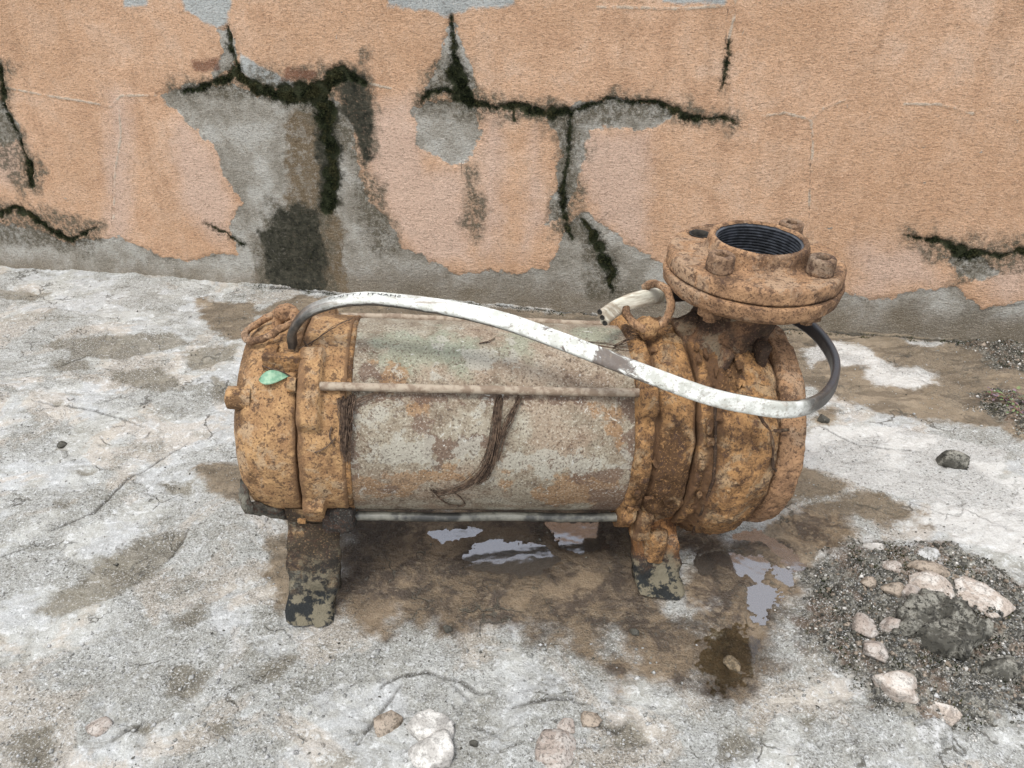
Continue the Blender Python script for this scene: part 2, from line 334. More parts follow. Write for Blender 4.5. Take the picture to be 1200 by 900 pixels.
def mat_wall():
    t = NT('peeling_wall_paint')
    hz = t.map((1, 1, 2.1)); grain = t.noise(150, 6, .72, .3, co=hz); fine = t.noise(420, 4, .7, co=hz, off=3); n2 = t.noise(14, 7, .65, .3); big = t.noise(3.5, 5, .6)
    paint = t.ramp(n2, [(.25, (.60, .365, .225)), (.5, (.70, .445, .285)), (.75, (.73, .50, .35))])
    paint = t.mix(t.ss(.42, .62, big, 0, .45), paint, (.58, .345, .20))
    drip = t.noise(24, 6, .7, .2, co=t.map((1, 1, .10)), off=7)
    paint = t.mix(t.ss(.50, .80, drip, 0, .30), paint, (.40, .235, .135))
    paint = t.mix(t.ma('MULTIPLY', t.edge('faded', 24, .03, .030), .7), paint, (.70, .52, .42))
    cem = t.ramp(n2, [(.30, (.26, .245, .205)), (.5, (.38, .365, .32)), (.70, (.49, .485, .445))])
    cm = t.ma('MAXIMUM', t.edge('cement', 30, .026, .0018, det=9), t.ma('MULTIPLY', t.ss(.79, .81, t.noise(34, 7, .75, .6, off=91)), t.ss(.42, .62, big))); c = t.mix(cm, paint, cem)
    c = t.mix(t.ma('MULTIPLY', t.edge('low', 12, .04, .035), .8), c, t.mix(grain, (.07, .055, .035), (.24, .20, .14)))
    bl = t.edge('blue', 34, .014, .004, off=3); c = t.mix(t.ma('MULTIPLY', bl, .9), c, t.mix(n2, (.30, .36, .38), (.56, .62, .62)))
    wc = t.ma('MULTIPLY', t.edge('hair', 90, .0030, .0012, off=4), t.ss(.32, .52, t.noise(26, 4, .7, off=17))); c = t.mix(t.ma('MULTIPLY', wc, .75), c, (.60, .53, .43))
    hc = t.edge('slit', 50, .0012, .0008, off=9); c = t.mix(t.ma('MULTIPLY', hc, .8), c, (.10, .075, .055))
    c = t.mix(t.ma('MULTIPLY', t.edge('brownstain', 26, .030, .006, off=6), t.ss(.30, .55, t.noise(60, 6, .75, off=36), .55, 1)), c, t.mix(grain, (.085, .062, .035), (.24, .185, .115)))
    c = t.mix(t.ma('MULTIPLY', t.edge('halo', 18, .060, .014, off=13), t.ss(.34, .62, t.noise(95, 6, .75, off=33), .30, .92)), c, (.095, .088, .062))
    c = t.mix(t.ma('MULTIPLY', t.edge('rusty', 40, .016, .006, off=2), .8), c, (.17, .065, .035))
    c = t.mix(t.ss(.535, .70, grain, 0, .50), c, t.mix(.72, c, (.05, .035, .02)))
    c = t.mix(t.ss(.57, .66, fine, 0, .50), c, (.15, .10, .065))
    c = t.mix(t.ss(.42, .30, fine, 0, .34), c, (.80, .68, .55))
    c = t.mix(t.ma('MULTIPLY', t.edge('soot', 26, .040, .008, off=5), t.ss(.22, .48, t.noise(150, 5, .75, off=37), .55, 1)), c, t.mix(t.noise(70, 6, .7, .3, off=12, gain=2.4), (.006, .008, .005), (.085, .080, .058)))
    fr_ = t.ss(-.013, .004, t.ma('ADD', t.attr('moss'), t.ma('MULTIPLY', t.ma('SUBTRACT', t.noise(60, 7, .8, off=28), .5), .026))); c = t.mix(t.ma('MULTIPLY', fr_, t.ss(.44, .60, t.noise(210, 4, .75, off=31), .15, .95)), c, (.028, .030, .018))
    c = t.mix(t.ma('MULTIPLY', t.edge('moss', 70, .009, .0030, off=8), .95), c, t.mix(fine, (.010, .014, .006), (.050, .058, .026)))
    h = t.ma('ADD', t.ma('MULTIPLY', grain, 1.5), t.ma('ADD', t.ma('MULTIPLY', fine, .5), t.ma('MULTIPLY', cm, -.45)))
    h = t.ma('ADD', h, t.ma('ADD', t.ma('MULTIPLY', wc, .3), t.ma('MULTIPLY', hc, -.8)))
    return t.done(c, .92, t.bump(h, .0030, .9), Specular_IOR_Level=.2)

def mat_water(name, tint, ior=1.9, film=.0):
    t = NT(name); N = t.N; L = t.L; out = N['Material Output']; N.remove(t.b)
    tr = N.new('ShaderNodeBsdfTransparent'); tr.inputs[0].default_value = (*tint, 1)
    gl = N.new('ShaderNodeBsdfGlossy'); gl.inputs['Roughness'].default_value = .07; gl.inputs[0].default_value = (.93, .94, 1.0, 1)
    fr = N.new('ShaderNodeFresnel'); fr.inputs[0].default_value = ior; mx = N.new('ShaderNodeMixShader')
    b = t.bump(t.noise(30, 2, .5), .0006, .5); L.new(b, gl.inputs['Normal']); L.new(b, fr.inputs['Normal'])
    L.new(fr.outputs[0], mx.inputs[0]); L.new(tr.outputs[0], mx.inputs[1]); L.new(gl.outputs[0], mx.inputs[2])
    last = mx.outputs[0]
    if film:                                            # muddy tone mixed in to fill the water's black reflections
        df = N.new('ShaderNodeBsdfDiffuse'); df.inputs[0].default_value = (.36, .31, .26, 1); m2 = N.new('ShaderNodeMixShader'); m2.inputs[0].default_value = film
        L.new(last, m2.inputs[1]); L.new(df.outputs[0], m2.inputs[2]); last = m2.outputs[0]
    L.new(last, out.inputs[0]); return t.m

def mat_stone(name, c1, c2, seed=0., pit=.6):
    t = NT(name); n = t.noise(45, 6, .65, .4, off=seed); f = t.noise(380, 4, .7, off=seed+2); m = t.noise(110, 5, .7, off=seed+4)
    c = t.mix(t.ss(.38, .62, n), c1, c2); c = t.mix(t.ss(.56, .66, m, 0, pit), c, tuple(x*.3 for x in c1)); c = t.mix(t.ss(.57, .66, f, 0, pit), c, (.07, .065, .05))
    return t.done(c, .88, t.bump(t.ma('ADD', m, t.ma('MULTIPLY', f, .4)), .0022, .8), Specular_IOR_Level=.3)

def mat_plain(name, c1, c2, scale=80, rough=.7, bump=.0006, seed=0., **kw):
    t = NT(name); n = t.noise(scale, 5, .65, off=seed)
    return t.done(t.mix(t.ss(.35, .65, n), c1, c2), rough, t.bump(n, bump, .6), **kw)

def mat_cable():
    t = NT('cable_sheath'); s = t.attr('run'); side = t.attr('face'); n = t.noise(70, 6, .7); f = t.noise(300, 4, .7, off=3)
    sm = t.noise(26, 6, .72, 1.2, co=t.map((.35, 1, 1)), off=11)
    c = t.mix(t.ss(.35, .62, n), (.44, .445, .40), (.64, .65, .61))
    c = t.mix(t.ss(.58, .76, sm, 0, .75), c, (.24, .185, .135))
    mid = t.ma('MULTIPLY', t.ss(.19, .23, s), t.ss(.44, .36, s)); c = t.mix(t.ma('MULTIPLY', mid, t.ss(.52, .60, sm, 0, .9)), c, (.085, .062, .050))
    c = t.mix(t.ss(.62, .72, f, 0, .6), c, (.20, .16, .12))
    under = t.ma('MAXIMUM', t.ss(.35, .62, t.ma('ADD', side, t.ma('MULTIPLY', t.ma('SUBTRACT', n, .5), .5))), t.ss(.10, .03, s))  # second flat side, gland end and loop take the dark colour
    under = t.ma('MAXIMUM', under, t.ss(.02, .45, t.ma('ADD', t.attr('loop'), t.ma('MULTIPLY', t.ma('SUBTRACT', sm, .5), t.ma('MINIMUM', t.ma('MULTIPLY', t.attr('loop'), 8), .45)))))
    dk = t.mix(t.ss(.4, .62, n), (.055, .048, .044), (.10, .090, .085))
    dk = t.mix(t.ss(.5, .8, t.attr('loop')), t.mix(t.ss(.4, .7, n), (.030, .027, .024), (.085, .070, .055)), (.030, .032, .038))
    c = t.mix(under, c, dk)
    tip = t.attr('tip'); c = t.mix(t.ss(.4, .6, tip), c, t.mix(t.ss(.40, .62, sm), (.62, .60, .50), (.33, .28, .21)))
    return t.done(c, t.mix(under, (.5, .5, .5), (.35, .35, .35)), t.bump(n, .0008, .5), Specular_IOR_Level=.5)

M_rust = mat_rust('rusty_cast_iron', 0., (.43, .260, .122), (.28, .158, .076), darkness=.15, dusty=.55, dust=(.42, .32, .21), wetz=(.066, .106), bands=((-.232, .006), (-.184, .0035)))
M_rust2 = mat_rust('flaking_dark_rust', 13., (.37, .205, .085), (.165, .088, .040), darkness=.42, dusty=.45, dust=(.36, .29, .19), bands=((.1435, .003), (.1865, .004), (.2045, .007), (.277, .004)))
M_rust3 = mat_rust('powdery_brown_rust', 29., (.365, .215, .115), (.235, .135, .075), darkness=.20, dusty=.6, dust=(.36, .26, .175))
M_neck = mat_rust('dark_rust', 41., (.22, .120, .062), (.085, .055, .036), darkness=.9, dusty=.5, dust=(.30, .26, .18))  # darker rust mix for the neck, ribs and seam
M_foot = mat_rust('muddy_wet_rust', 53., (.32, .20, .10), (.10, .075, .05), darkness=.85, dusty=.8, dust=(.34, .33, .26), wetz=(.0, .085))
M_foot2 = mat_rust('wet_rust', 57., (.36, .18, .07), (.20, .09, .035), darkness=.75, dusty=.5, wetz=(.03, .085))
M_bolt = mat_rust('brown_bolt_rust', 61., (.26, .165, .10), (.15, .09, .055), darkness=.4, dusty=.6, dust=(.28, .22, .16))
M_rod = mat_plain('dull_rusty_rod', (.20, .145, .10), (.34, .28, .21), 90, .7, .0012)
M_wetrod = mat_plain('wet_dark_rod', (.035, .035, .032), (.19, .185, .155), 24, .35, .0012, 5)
M_thread = mat_plain('black_thread', (.020, .022, .026), (.050, .055, .065), 120, .38, .0005, 3, Specular_IOR_Level=.6)
M_shell = mat_shell(); M_cable = mat_cable()
M_root = mat_plain('dry_root_fibre', (.045, .027, .017), (.13, .085, .055), 200, .9)
M_black = mat_plain('dark_hollow', (.012, .011, .010), (.03, .026, .02), 200, .9)
M_ground = mat_ground(); M_wall = mat_wall()

# ------------------------------------------------------------------ WALL
def px_rad(v, sc_=1600.): return v/2/570.0                  # about 570 px per metre on the wall face
WL, WR, WTOP = -2.6, 4.6, 0.635
crack_lines = [
    [(268, 32, 5), (271, 60, 8), (278, 82, 15), (262, 95, 13), (240, 101, 8), (212, 108, 9)],
    [(280, 88, 17), (300, 103, 17), (325, 112, 18), (352, 112, 24), (380, 102, 26), (404, 86, 22), (426, 98, 14)],
    [(372, 112, 22), (380, 130, 25), (384, 160, 25), (390, 200, 19), (384, 244, 25)],
    [(529, 20, 3), (532, 60, 9), (534, 85, 19), (545, 112, 24), (552, 124, 14)],
    [(492, 119, 8), (505, 108, 9), (522, 105, 7), (545, 118, 14), (575, 127, 7), (598, 124, 9), (622, 129, 12), (642, 134, 14), (668, 130, 9), (690, 124, 4), (712, 117, 5),
     (745, 120, 3), (772, 119, 5), (790, 130, 12), (806, 138, 12), (830, 139, 3), (848, 138, 4), (862, 145, 4)],
    [(668, 134, 8), (668, 160, 3), (663, 200, 3), (658, 232, 8), (662, 255, 9), (670, 280, 3)],
    [(682, 257, 8), (694, 275, 12), (704, 296, 13), (714, 316, 18), (717, 344, 3)],
    [(0, 78, 10), (3, 110, 10), (6, 130, 4), (20, 155, 3), (28, 180, 5), (36, 200, 13), (38, 218, 10)],
    [(-40, 268, 12), (-10, 256, 12), (14, 243, 10), (36, 252, 18), (60, 270, 12), (84, 282, 9), (98, 274, 5), (112, 266, 4)],
    [(240, 262, 3), (262, 272, 6), (285, 288, 2)],
    [(1064, 277, 5), (1090, 281, 9), (1108, 286, 10), (1128, 300, 18), (1150, 297, 13), (1170, 300, 8), (1200, 294, 11), (1230, 296, 9)],
    [(853, 48, 3), (851, 75, 6), (846, 104, 3)],
    [(600, 128, 5), (602, 142, 5)],
]
def ragged(p, rad, k):
    q = resample(np.column_stack([p, rad]), .005); n = np.column_stack([q[:, 0], q[:, 1], q[:, 0]*0+k*3.1])
    j = np.stack([fbm(n, 55, 3, .7, 3), fbm(n, 55, 3, .7, 40)], 1)*(q[:, 2:3]*.9+.0035); sc2 = np.clip(np.exp(fbm(n, 60, 3, .7, 80)*2.0), .3, 1.9)
    return q[:, :2]+j, q[:, 2]*sc2*.68
LC = [ragged(WPo([q[:2] for q in l]), np.array([px_rad(q[2]) for q in l]), k) for k, l in enumerate(crack_lines)]
def nonuni(lo, hi, a, b, fine, coarse_n):
    return np.concatenate([a-(a-lo)*np.linspace(1, 0, coarse_n, endpoint=False)**2, np.arange(a, b, fine), b+(hi-b)*np.linspace(0, 1, coarse_n)**2])
us = nonuni(WL, WR, -.12, 2.45, .0026, 60); zs = np.concatenate([[-.06], np.arange(-.02, WTOP-.008, .0026), [WTOP-.006, WTOP-.002, WTOP]])
U, Z = np.meshgrid(us, zs, indexing='ij'); Q = np.stack([U.ravel(), Z.ravel()], 1)
cement = union(Q, [WPo(l) for l in [
    [(-200, 262), (30, 264), (55, 274), (80, 285), (110, 280), (140, 279), (165, 288), (190, 302), (222, 305), (250, 299), (276, 296), (268, 268), (282, 238), (262, 205), (252, 180), (236, 158),
     (214, 138), (190, 120), (182, 110), (205, 104), (262, 98), (300, 110), (345, 118), (395, 118), (414, 150), (418, 190), (428, 228), (452, 258), (470, 288), (505, 306), (535, 322), (575, 318),
     (610, 322), (640, 315), (654, 296), (664, 270), (684, 246), (706, 262), (742, 290), (768, 306), (800, 326), (860, 320), (960, 330), (995, 345), (1020, 352), (1062, 344), (1095, 338), (1120, 336), (1150, 362),
     (1176, 358), (1240, 350), (1600, 345), (1600, 520), (-200, 420)],
    [(482, 128), (500, 118), (540, 118), (562, 134), (563, 165), (548, 190), (524, 198), (506, 178), (490, 168)],
    [(640, 136), (668, 126), (712, 116), (772, 120), (786, 136), (768, 152), (728, 150), (690, 152), (680, 200), (668, 240), (654, 262), (640, 262), (650, 220), (658, 170), (650, 150)],
    [(-60, 110), (4, 118), (22, 148), (26, 165), (0, 168), (-60, 170)],
    [(255, 34), (268, 30), (276, 62), (268, 84), (250, 92), (262, 60)],
    [(515, 60), (530, 30), (548, 70), (562, 105), (520, 112), (500, 108)],
    [(1108, 300), (1150, 300), (1168, 318), (1150, 330), (1124, 322)]]])
faded = union(Q, [WPo(l) for l in [
    [(425, 130), (480, 112), (498, 200), (545, 205), (550, 305), (490, 306), (450, 250), (430, 190)],
    [(566, 130), (590, 140), (584, 300), (560, 300)], [(640, 260), (626, 150), (610, 300)],
    [(676, 152), (762, 155), (758, 262), (760, 300), (700, 258), (682, 210)], [(286, 168), (308, 168), (308, 194), (288, 194)],
    [(210, 130), (250, 180), (275, 240), (262, 290), (215, 250), (200, 170)], [(128, 110), (152, 112), (150, 280), (126, 280)],
    [(-60, 160), (26, 160), (26, 212), (-60, 215)], [(1000, 290), (1080, 290), (1100, 330), (1010, 345)], [(1150, 320), (1210, 300), (1210, 350), (1160, 350)]]])
blue = union(Q, [WPo(l) for l in [
    [(205, -40), (275, -40), (268, 28), (254, 36), (236, 22), (216, 12)], [(452, -40), (608, -40), (604, 6), (560, 10), (524, 18), (500, 12), (455, 6)],
    [(282, 62), (300, 72), (346, 98), (340, 104), (300, 98), (278, 84)], [(140, -30), (172, -30), (170, 6), (146, 8)], [(770, -30), (850, -30), (848, 3), (775, 4)]]])
brownst = union(Q, [WPo(l) for l in [[(334, 130), (376, 130), (380, 240), (405, 262), (408, 380), (330, 380), (338, 250)]]])
soot = union(Q, [WPo(l) for l in [[(304, 278), (318, 250), (348, 238), (374, 250), (380, 300), (378, 350), (316, 350)], [(398, 76), (430, 88), (438, 130), (436, 180), (426, 190), (414, 150), (398, 112)],
                                  [(368, 128), (396, 128), (398, 240), (374, 246)]]])
halo = union(Q, [WPo(l) for l in [
    [(195, 96), (250, 86), (300, 84), (380, 70), (430, 66), (445, 130), (440, 200), (462, 262), (470, 300), (430, 300), (418, 200), (350, 128), (240, 112), (200, 114)],
    [(488, 100), (540, 60), (580, 116), (660, 120), (720, 108), (800, 118), (870, 138), (860, 152), (780, 142), (690, 146), (676, 220), (680, 280), (640, 280), (656, 150), (560, 140), (480, 130)],
    [(672, 240), (720, 300), (735, 350), (690, 350)], [(-40, 70), (14, 70), (20, 140), (56, 200), (48, 226), (20, 220), (-40, 150)], [(-40, 232), (60, 244), (120, 262), (110, 296), (-40, 280)],
    [(545, 200), (552, 200), (575, 268), (556, 290), (540, 260)], [(1060, 270), (1220, 280), (1220, 320), (1120, 330)], [(320, 235), (390, 240), (392, 350), (302, 350), (300, 270)]]])
rusty = union(Q, [WPo(l) for l in [[(225, 72), (256, 66), (256, 82), (228, 84)], [(335, 78), (372, 84), (362, 96), (330, 92)]]])
low = .045-Q[:, 1]; low = np.where(Q[:, 0] > wp(300, 330)[0], low, low-.03)  # wall foot band: brown grime with shadow painted into its tone
hair = np.full(len(Q), -.05)
for l in [[(-20, 98), (20, 105), (55, 112), (95, 118), (130, 125), (142, 112), (182, 112)], [(140, 128), (142, 160), (135, 200), (133, 262)], [(892, 136), (920, 132), (950, 140), (966, 126), (990, 117)],
          [(950, 140), (953, 165), (950, 200), (948, 240)], [(1060, 122), (1100, 122), (1140, 133)], [(432, 98), (458, 104)], [(862, -10), (860, 20), (853, 48)], [(700, 8), (800, 10), (860, 6)]]:
    hair = np.maximum(hair, line_sdf(Q, WPo(l), [.0022]*len(l)))
slit = np.full(len(Q), -.05)
for l in [[(133, 190), (131, 262), (160, 290)], [(950, 165), (948, 262)], [(540, 190), (543, 240), (556, 280)], [(700, 262), (712, 250), (735, 262)], [(880, 125), (905, 118), (930, 150)], [(853, 10), (846, 104)], [(390, 240), (402, 270), (398, 330)]]:
    slit = np.maximum(slit, line_sdf(Q, WPo(l), [.0006]*len(l)))
moss = np.full(len(Q), -.05)
for p, r in LC: moss = np.maximum(moss, line_sdf(Q, p, r*.8))
P3 = np.stack([Q[:, 0], Q[:, 0]*0, Q[:, 1]], 1)
h = fbm(P3, 2.2, 4, .5)*.007 + fbm(P3, 22, 4, .6, 5)*.0022 + fbm(P3*np.array([1, 1, 1.9]), 110, 3, .65, 9)*.0016
h -= .0022*sstep(-.004, .004, cement+fbm(P3, 40, 3, .6, 3)*.017)
h -= .0045*sstep(-.0035, .004, moss)
h += .0012*sstep(-.001, .002, hair)
foot_fillet = np.clip(.05-Q[:, 1], 0, .06); h += foot_fillet**2*5.0*np.clip(.6+fbm(P3, 6, 3), .1, 1.5)
top = Q[:, 1] > WTOP-.007; h = np.where(top, h*.5, h)
W3 = np.zeros((len(Q), 3)); W3[:, :2] = WA+Q[:, :1]*WU+h[:, None]*WN; W3[:, 2] = Q[:, 1]
nu, nz = len(us), len(zs)
Fw = grid_faces(nu, nz)
# back face and coping: real thickness of 0.2 m
back = W3.reshape(nu, nz, 3)[:, [-1, 0]].copy(); back[..., :2] -= WN*.20
VB = np.concatenate([W3, back.reshape(-1, 3)]); b0 = len(W3); i = np.arange(nu-1)
Fb = np.concatenate([Fw, np.stack([i*nz+nz-1, (i+1)*nz+nz-1, b0+(i+1)*2, b0+i*2], 1), np.stack([b0+i*2, b0+(i+1)*2, b0+(i+1)*2+1, b0+i*2+1], 1)])
pad = lambda a: np.concatenate([a, np.full(nu*2, -.08)])
wall_me = new_mesh('wall', VB, Fb, True, {k: pad(v) for k, v in dict(cement=cement, faded=faded, blue=blue, brownstain=brownst, soot=soot, halo=halo, rusty=rusty, low=low, hair=hair, slit=slit, moss=moss).items()})
wall = obj('wall', wall_me, M_wall, None, 'low cracked masonry wall with peeling orange paint behind the pump', 'wall')

def wall_pt(u, z, out=0.0):
    xy = WA+u*WU+out*WN; return np.array([xy[0], xy[1], z])

# moss in the wall cracks: tiny leafy tufts
def tufts(name, centres, normals, size, per, mat, label, cat, seed=0, parent=None):
    r = np.random.default_rng(seed); V = []; F = []
    n = len(centres); base = 0
    C = np.repeat(centres, per, 0)+r.normal(size=(n*per, 3))*.0012; Nn = np.repeat(normals, per, 0)
    D = Nn*r.uniform(.3, 1.1, (n*per, 1))+r.normal(size=(n*per, 3))*.6; D /= np.linalg.norm(D, axis=1)[:, None]
    S = np.cross(D, r.normal(size=(n*per, 3))); S /= np.linalg.norm(S, axis=1)[:, None]
    L = r.uniform(.5, 1.4, (n*per, 1))*size
    V = np.stack([C-S*L*.28, C+S*L*.28, C+D*L], 1).reshape(-1, 3); F = np.arange(len(V)).reshape(-1, 3)
    me = new_mesh(name, V, F, False); o = obj(name, me, mat, parent, label, cat, None, 'stuff'); return o
M_moss = NT('moss'); _n = M_moss.noise(260, 3, .6); _n2 = M_moss.noise(28, 3, .6, off=3)
_c = M_moss.mix(M_moss.ss(.42, .66, _n), (.008, .011, .006), (.042, .050, .022)); _c = M_moss.mix(M_moss.ss(.5, .64, _n2, 0, .5), _c, (.085, .078, .036))
M_moss = M_moss.done(_c, .95, Specular_IOR_Level=.1)
cs = []
r0 = np.random.default_rng(3)
for p, rad in LC:
    seg = np.linalg.norm(np.diff(p, axis=0), axis=1)
    for k in range(0, len(seg)):
        area = seg[k]*(rad[k]+rad[k+1]); n = r0.poisson(area*4.6e5+seg[k]*200)
        t_ = r0.uniform(0, 1, n); rr = (rad[k]+(rad[k+1]-rad[k])*t_); off = np.clip(r0.normal(size=n)*.75, -2.3, 2.3)*rr
        d = (p[k+1]-p[k])/max(seg[k], 1e-6); nn = np.array([-d[1], d[0]])
        q = p[k]+t_[:, None]*(p[k+1]-p[k])+off[:, None]*nn+r0.normal(size=(n, 2))*.0016
        keep = fbm(np.stack([q[:, 0], q[:, 1], q[:, 0]*0], 1), 55, 3, .6, 4) > -.12+.10*(np.abs(off)/rr)
        cs.append(q[keep])
_s = soot > 0.0; _idx = np.where(_s & (Q[:, 1] < wp(340, 240)[1]))[0]
if len(_idx): cs.append(Q[r0.choice(_idx, 700)]+r0.normal(size=(700, 2))*.002)
cs = np.concatenate(cs)
cs = cs[(cs[:, 1] > 0.002) & (cs[:, 1] < WTOP-.01)]
hm = fbm(np.stack([cs[:, 0], cs[:, 0]*0, cs[:, 1]], 1), 2.2, 4, .5)*.007-.003
C3 = np.array([wall_pt(a[0], a[1], b) for a, b in zip(cs, hm)])
tufts('wall_moss', C3, np.tile([WN[0], WN[1], .15], (len(C3), 1)), .0026, 3, M_moss, 'dark green moss growing in the cracks of the peeling wall', 'moss', 5)

# ------------------------------------------------------------------ GROUND
stain = [GP(l) for l in [
    [(385, 600), (400, 640), (388, 690), (392, 728), (410, 742), (440, 745), (470, 728), (520, 742), (590, 738), (640, 748), (676, 770), (705, 790), (740, 800), (790, 806), (812, 790), (826, 815), (848, 826),
     (890, 812), (908, 785), (900, 745), (920, 730), (930, 700), (940, 664), (960, 652), (990, 640), (1000, 622), (985, 606), (950, 600), (930, 612), (890, 628), (850, 632), (800, 600), (700, 585), (400, 585)]]]
stain_hole = [GP(l) for l in [[(792, 640), (806, 650), (802, 700), (830, 716), (812, 726), (782, 712), (790, 680)], [(930, 668), (968, 650), (975, 662), (940, 690)], [(712, 742), (722, 742), (726, 765), (712, 768)]]]
dirt = [GP(l) for l in [
    [(350, 346), (560, 360), (760, 368), (960, 374), (1008, 380), (1080, 392), (1230, 408), (1230, 540), (1196, 520), (1172, 498), (1132, 500), (1080, 492), (1040, 486), (1000, 474), (968, 462), (940, 450), (900, 400), (700, 385), (420, 376), (300, 368)],
    [(940, 598), (985, 584), (1030, 578), (1080, 598), (1085, 614), (1040, 616), (1000, 602), (985, 610), (1005, 622), (990, 642), (962, 656), (940, 664), (900, 640), (880, 625)],
    [(958, 482), (978, 480), (985, 494), (972, 500), (955, 496)], [(222, 548), (262, 540), (300, 548), (312, 580), (280, 590), (248, 574)],
    [(318, 630), (340, 606), (350, 700), (330, 720), (312, 668)], [(1155, 612), (1188, 612), (1186, 626), (1160, 627)], [(1118, 618), (1150, 624), (1148, 632), (1124, 628)],  # first outline: damp ground left of the foot, its shadow painted in
    [(900, 560), (940, 540), (985, 548), (1000, 572), (960, 584), (905, 600)], [(230, 352), (300, 356), (305, 385), (270, 398), (240, 380)]]]
white = [GP(l) for l in [
    [(962, 400), (985, 398), (1012, 406), (1035, 418), (1052, 430), (1078, 430), (1102, 438), (1098, 448), (1072, 456), (1050, 454), (1028, 452), (1012, 440), (1015, 430), (985, 428), (975, 418), (950, 430), (940, 408)],
    [(1040, 614), (1090, 616), (1120, 634), (1180, 650), (1240, 660), (1240, 560), (1100, 560), (1090, 600)], [(962, 652), (990, 652), (1010, 645), (1040, 640), (1020, 628), (1000, 636)],
    [(1062, 398), (1110, 400), (1106, 405), (1070, 404)], [(950, 500), (1050, 500), (1180, 530), (1160, 600), (1000, 570), (930, 540)]]]
olive = [GP(l) for l in [
    [(78, 400), (130, 392), (200, 390), (220, 402), (180, 410), (150, 420), (84, 420)], [(60, 424), (100, 420), (112, 434), (70, 436)], [(130, 434), (190, 432), (212, 448), (188, 458), (140, 446)], [(210, 410), (280, 400), (272, 420), (225, 432)],
    [(0, 340), (60, 344), (40, 352), (0, 350)], [(110, 396), (60, 412), (58, 400)],
    [(220, 620), (205, 650), (180, 672), (130, 700), (70, 720), (40, 716), (90, 680), (140, 640), (180, 622)], [(240, 700), (240, 725), (215, 735), (200, 722)], [(190, 780), (250, 780), (230, 820), (195, 810)],
    [(60, 470), (74, 468), (72, 475), (60, 476)], [(68, 518), (78, 518), (76, 526), (66, 526)], [(90, 548), (108, 550), (100, 556), (90, 554)], [(60, 584), (84, 588), (78, 596), (64, 594)],
    [(300, 780), (345, 770), (330, 800), (300, 800)], [(250, 850), (275, 845), (272, 862), (255, 862)], [(150, 850), (190, 842), (160, 870)], [(700, 850), (740, 840), (760, 870), (720, 880)],
    [(840, 860), (870, 850), (880, 880), (850, 900)], [(930, 840), (960, 836), (950, 870)], [(250, 440), (270, 450), (262, 470), (245, 460)], [(190, 566), (225, 566), (222, 578), (196, 577)], [(20, 860), (60, 850), (60, 900), (20, 900)]]]
extra_dark = [GP(l) for l in [[(385, 600), (470, 605), (480, 640), (455, 668), (430, 690), (398, 684), (386, 660)], [(650, 600), (745, 600), (748, 690), (720, 700), (690, 660), (655, 640)], [(812, 742), (905, 740), (900, 775), (870, 812), (840, 822), (818, 795)],
                       [(560, 600), (670, 604), (690, 650), (660, 680), (590, 684), (540, 668), (530, 640)], [(820, 640), (880, 636), (920, 660), (905, 690), (905, 720), (870, 724), (870, 690), (820, 676)]]]
grit = [GP(l) for l in [[(946, 664), (980, 648), (1040, 640), (1090, 638), (1140, 652), (1180, 680), (1230, 700), (1400, 760), (1400, 860), (1230, 840), (1180, 850), (1130, 862), (1080, 846), (1030, 836), (1000, 800), (980, 780), (950, 770), (930, 740), (940, 700)],
                        [(1140, 462), (1170, 458), (1230, 470), (1230, 520), (1190, 505), (1165, 488)], [(1120, 398), (1240, 405), (1240, 440), (1170, 432)]]]
pud = {'A': [GP(l) for l in [[(540, 652), (556, 640), (572, 632), (604, 634), (640, 642), (652, 654), (640, 666), (612, 672), (590, 668), (568, 668)], [(640, 612), (700, 612), (712, 640), (680, 648), (660, 640)], [(500, 622), (560, 618), (556, 626), (520, 632)]]],
       'B': [GP(l) for l in [[(816, 648), (842, 646), (850, 652), (862, 648), (894, 654), (903, 664), (890, 680), (874, 674), (858, 664), (840, 660), (830, 672), (816, 668)], [(878, 690), (894, 684), (912, 690), (906, 706), (894, 722), (880, 712)],
                             [(860, 628), (885, 620), (912, 632), (932, 650), (940, 662), (930, 668), (914, 648), (896, 634)], [(905, 662), (928, 668), (924, 684), (912, 676)], [(905, 700), (915, 698), (912, 708)]]],
       'C': [GP(l) for l in [[(822, 750), (850, 740), (892, 738), (900, 760), (886, 780), (872, 800), (848, 812), (828, 800), (816, 775)], [(836, 736), (884, 730), (880, 738), (840, 742)]]]}
gcrack = [[(220, 618), (200, 648), (196, 655)], [(445, 806), (468, 790), (500, 786), (540, 796), (560, 808), (580, 812)], [(530, 800), (556, 822)], [(700, 850), (722, 858), (736, 846)], [(380, 690), (392, 700)], [(0, 440), (60, 430), (120, 410)],
          [(40, 470), (110, 480), (170, 500)], [(130, 866), (160, 850), (168, 844)], [(60, 620), (110, 600), (150, 560), (220, 520)], [(0, 650), (60, 630)], [(600, 830), (650, 820), (690, 826)], [(640, 880), (700, 876)],
          [(975, 640), (1000, 650)], [(1000, 590), (1060, 604)], [(960, 500), (1010, 520), (1080, 530)], [(470, 800), (440, 840), (420, 870)], [(555, 850), (580, 860)]]
xs = nonuni(-40, 40, -1.32, 1.12, .0027, 46); ys = nonuni(-40, 40, .40, 1.86, .0026, 46)
X, Y = np.meshgrid(xs, ys, indexing='ij'); G = np.stack([X.ravel(), Y.ravel()], 1); G3 = np.column_stack([G, np.zeros(len(G))])
a_st = np.maximum(union(G, stain), -.08); a_st = np.minimum(a_st, -union(G, stain_hole)-0.002+.0)
a_dirt = union(G, dirt); a_wh = union(G, white); a_ol = union(G, olive); a_extra_dark = union(G, extra_dark); a_gr = union(G, grit)
a_dirt = np.minimum(a_dirt, -a_wh+.0)
a_cr = np.full(len(G), -.05)
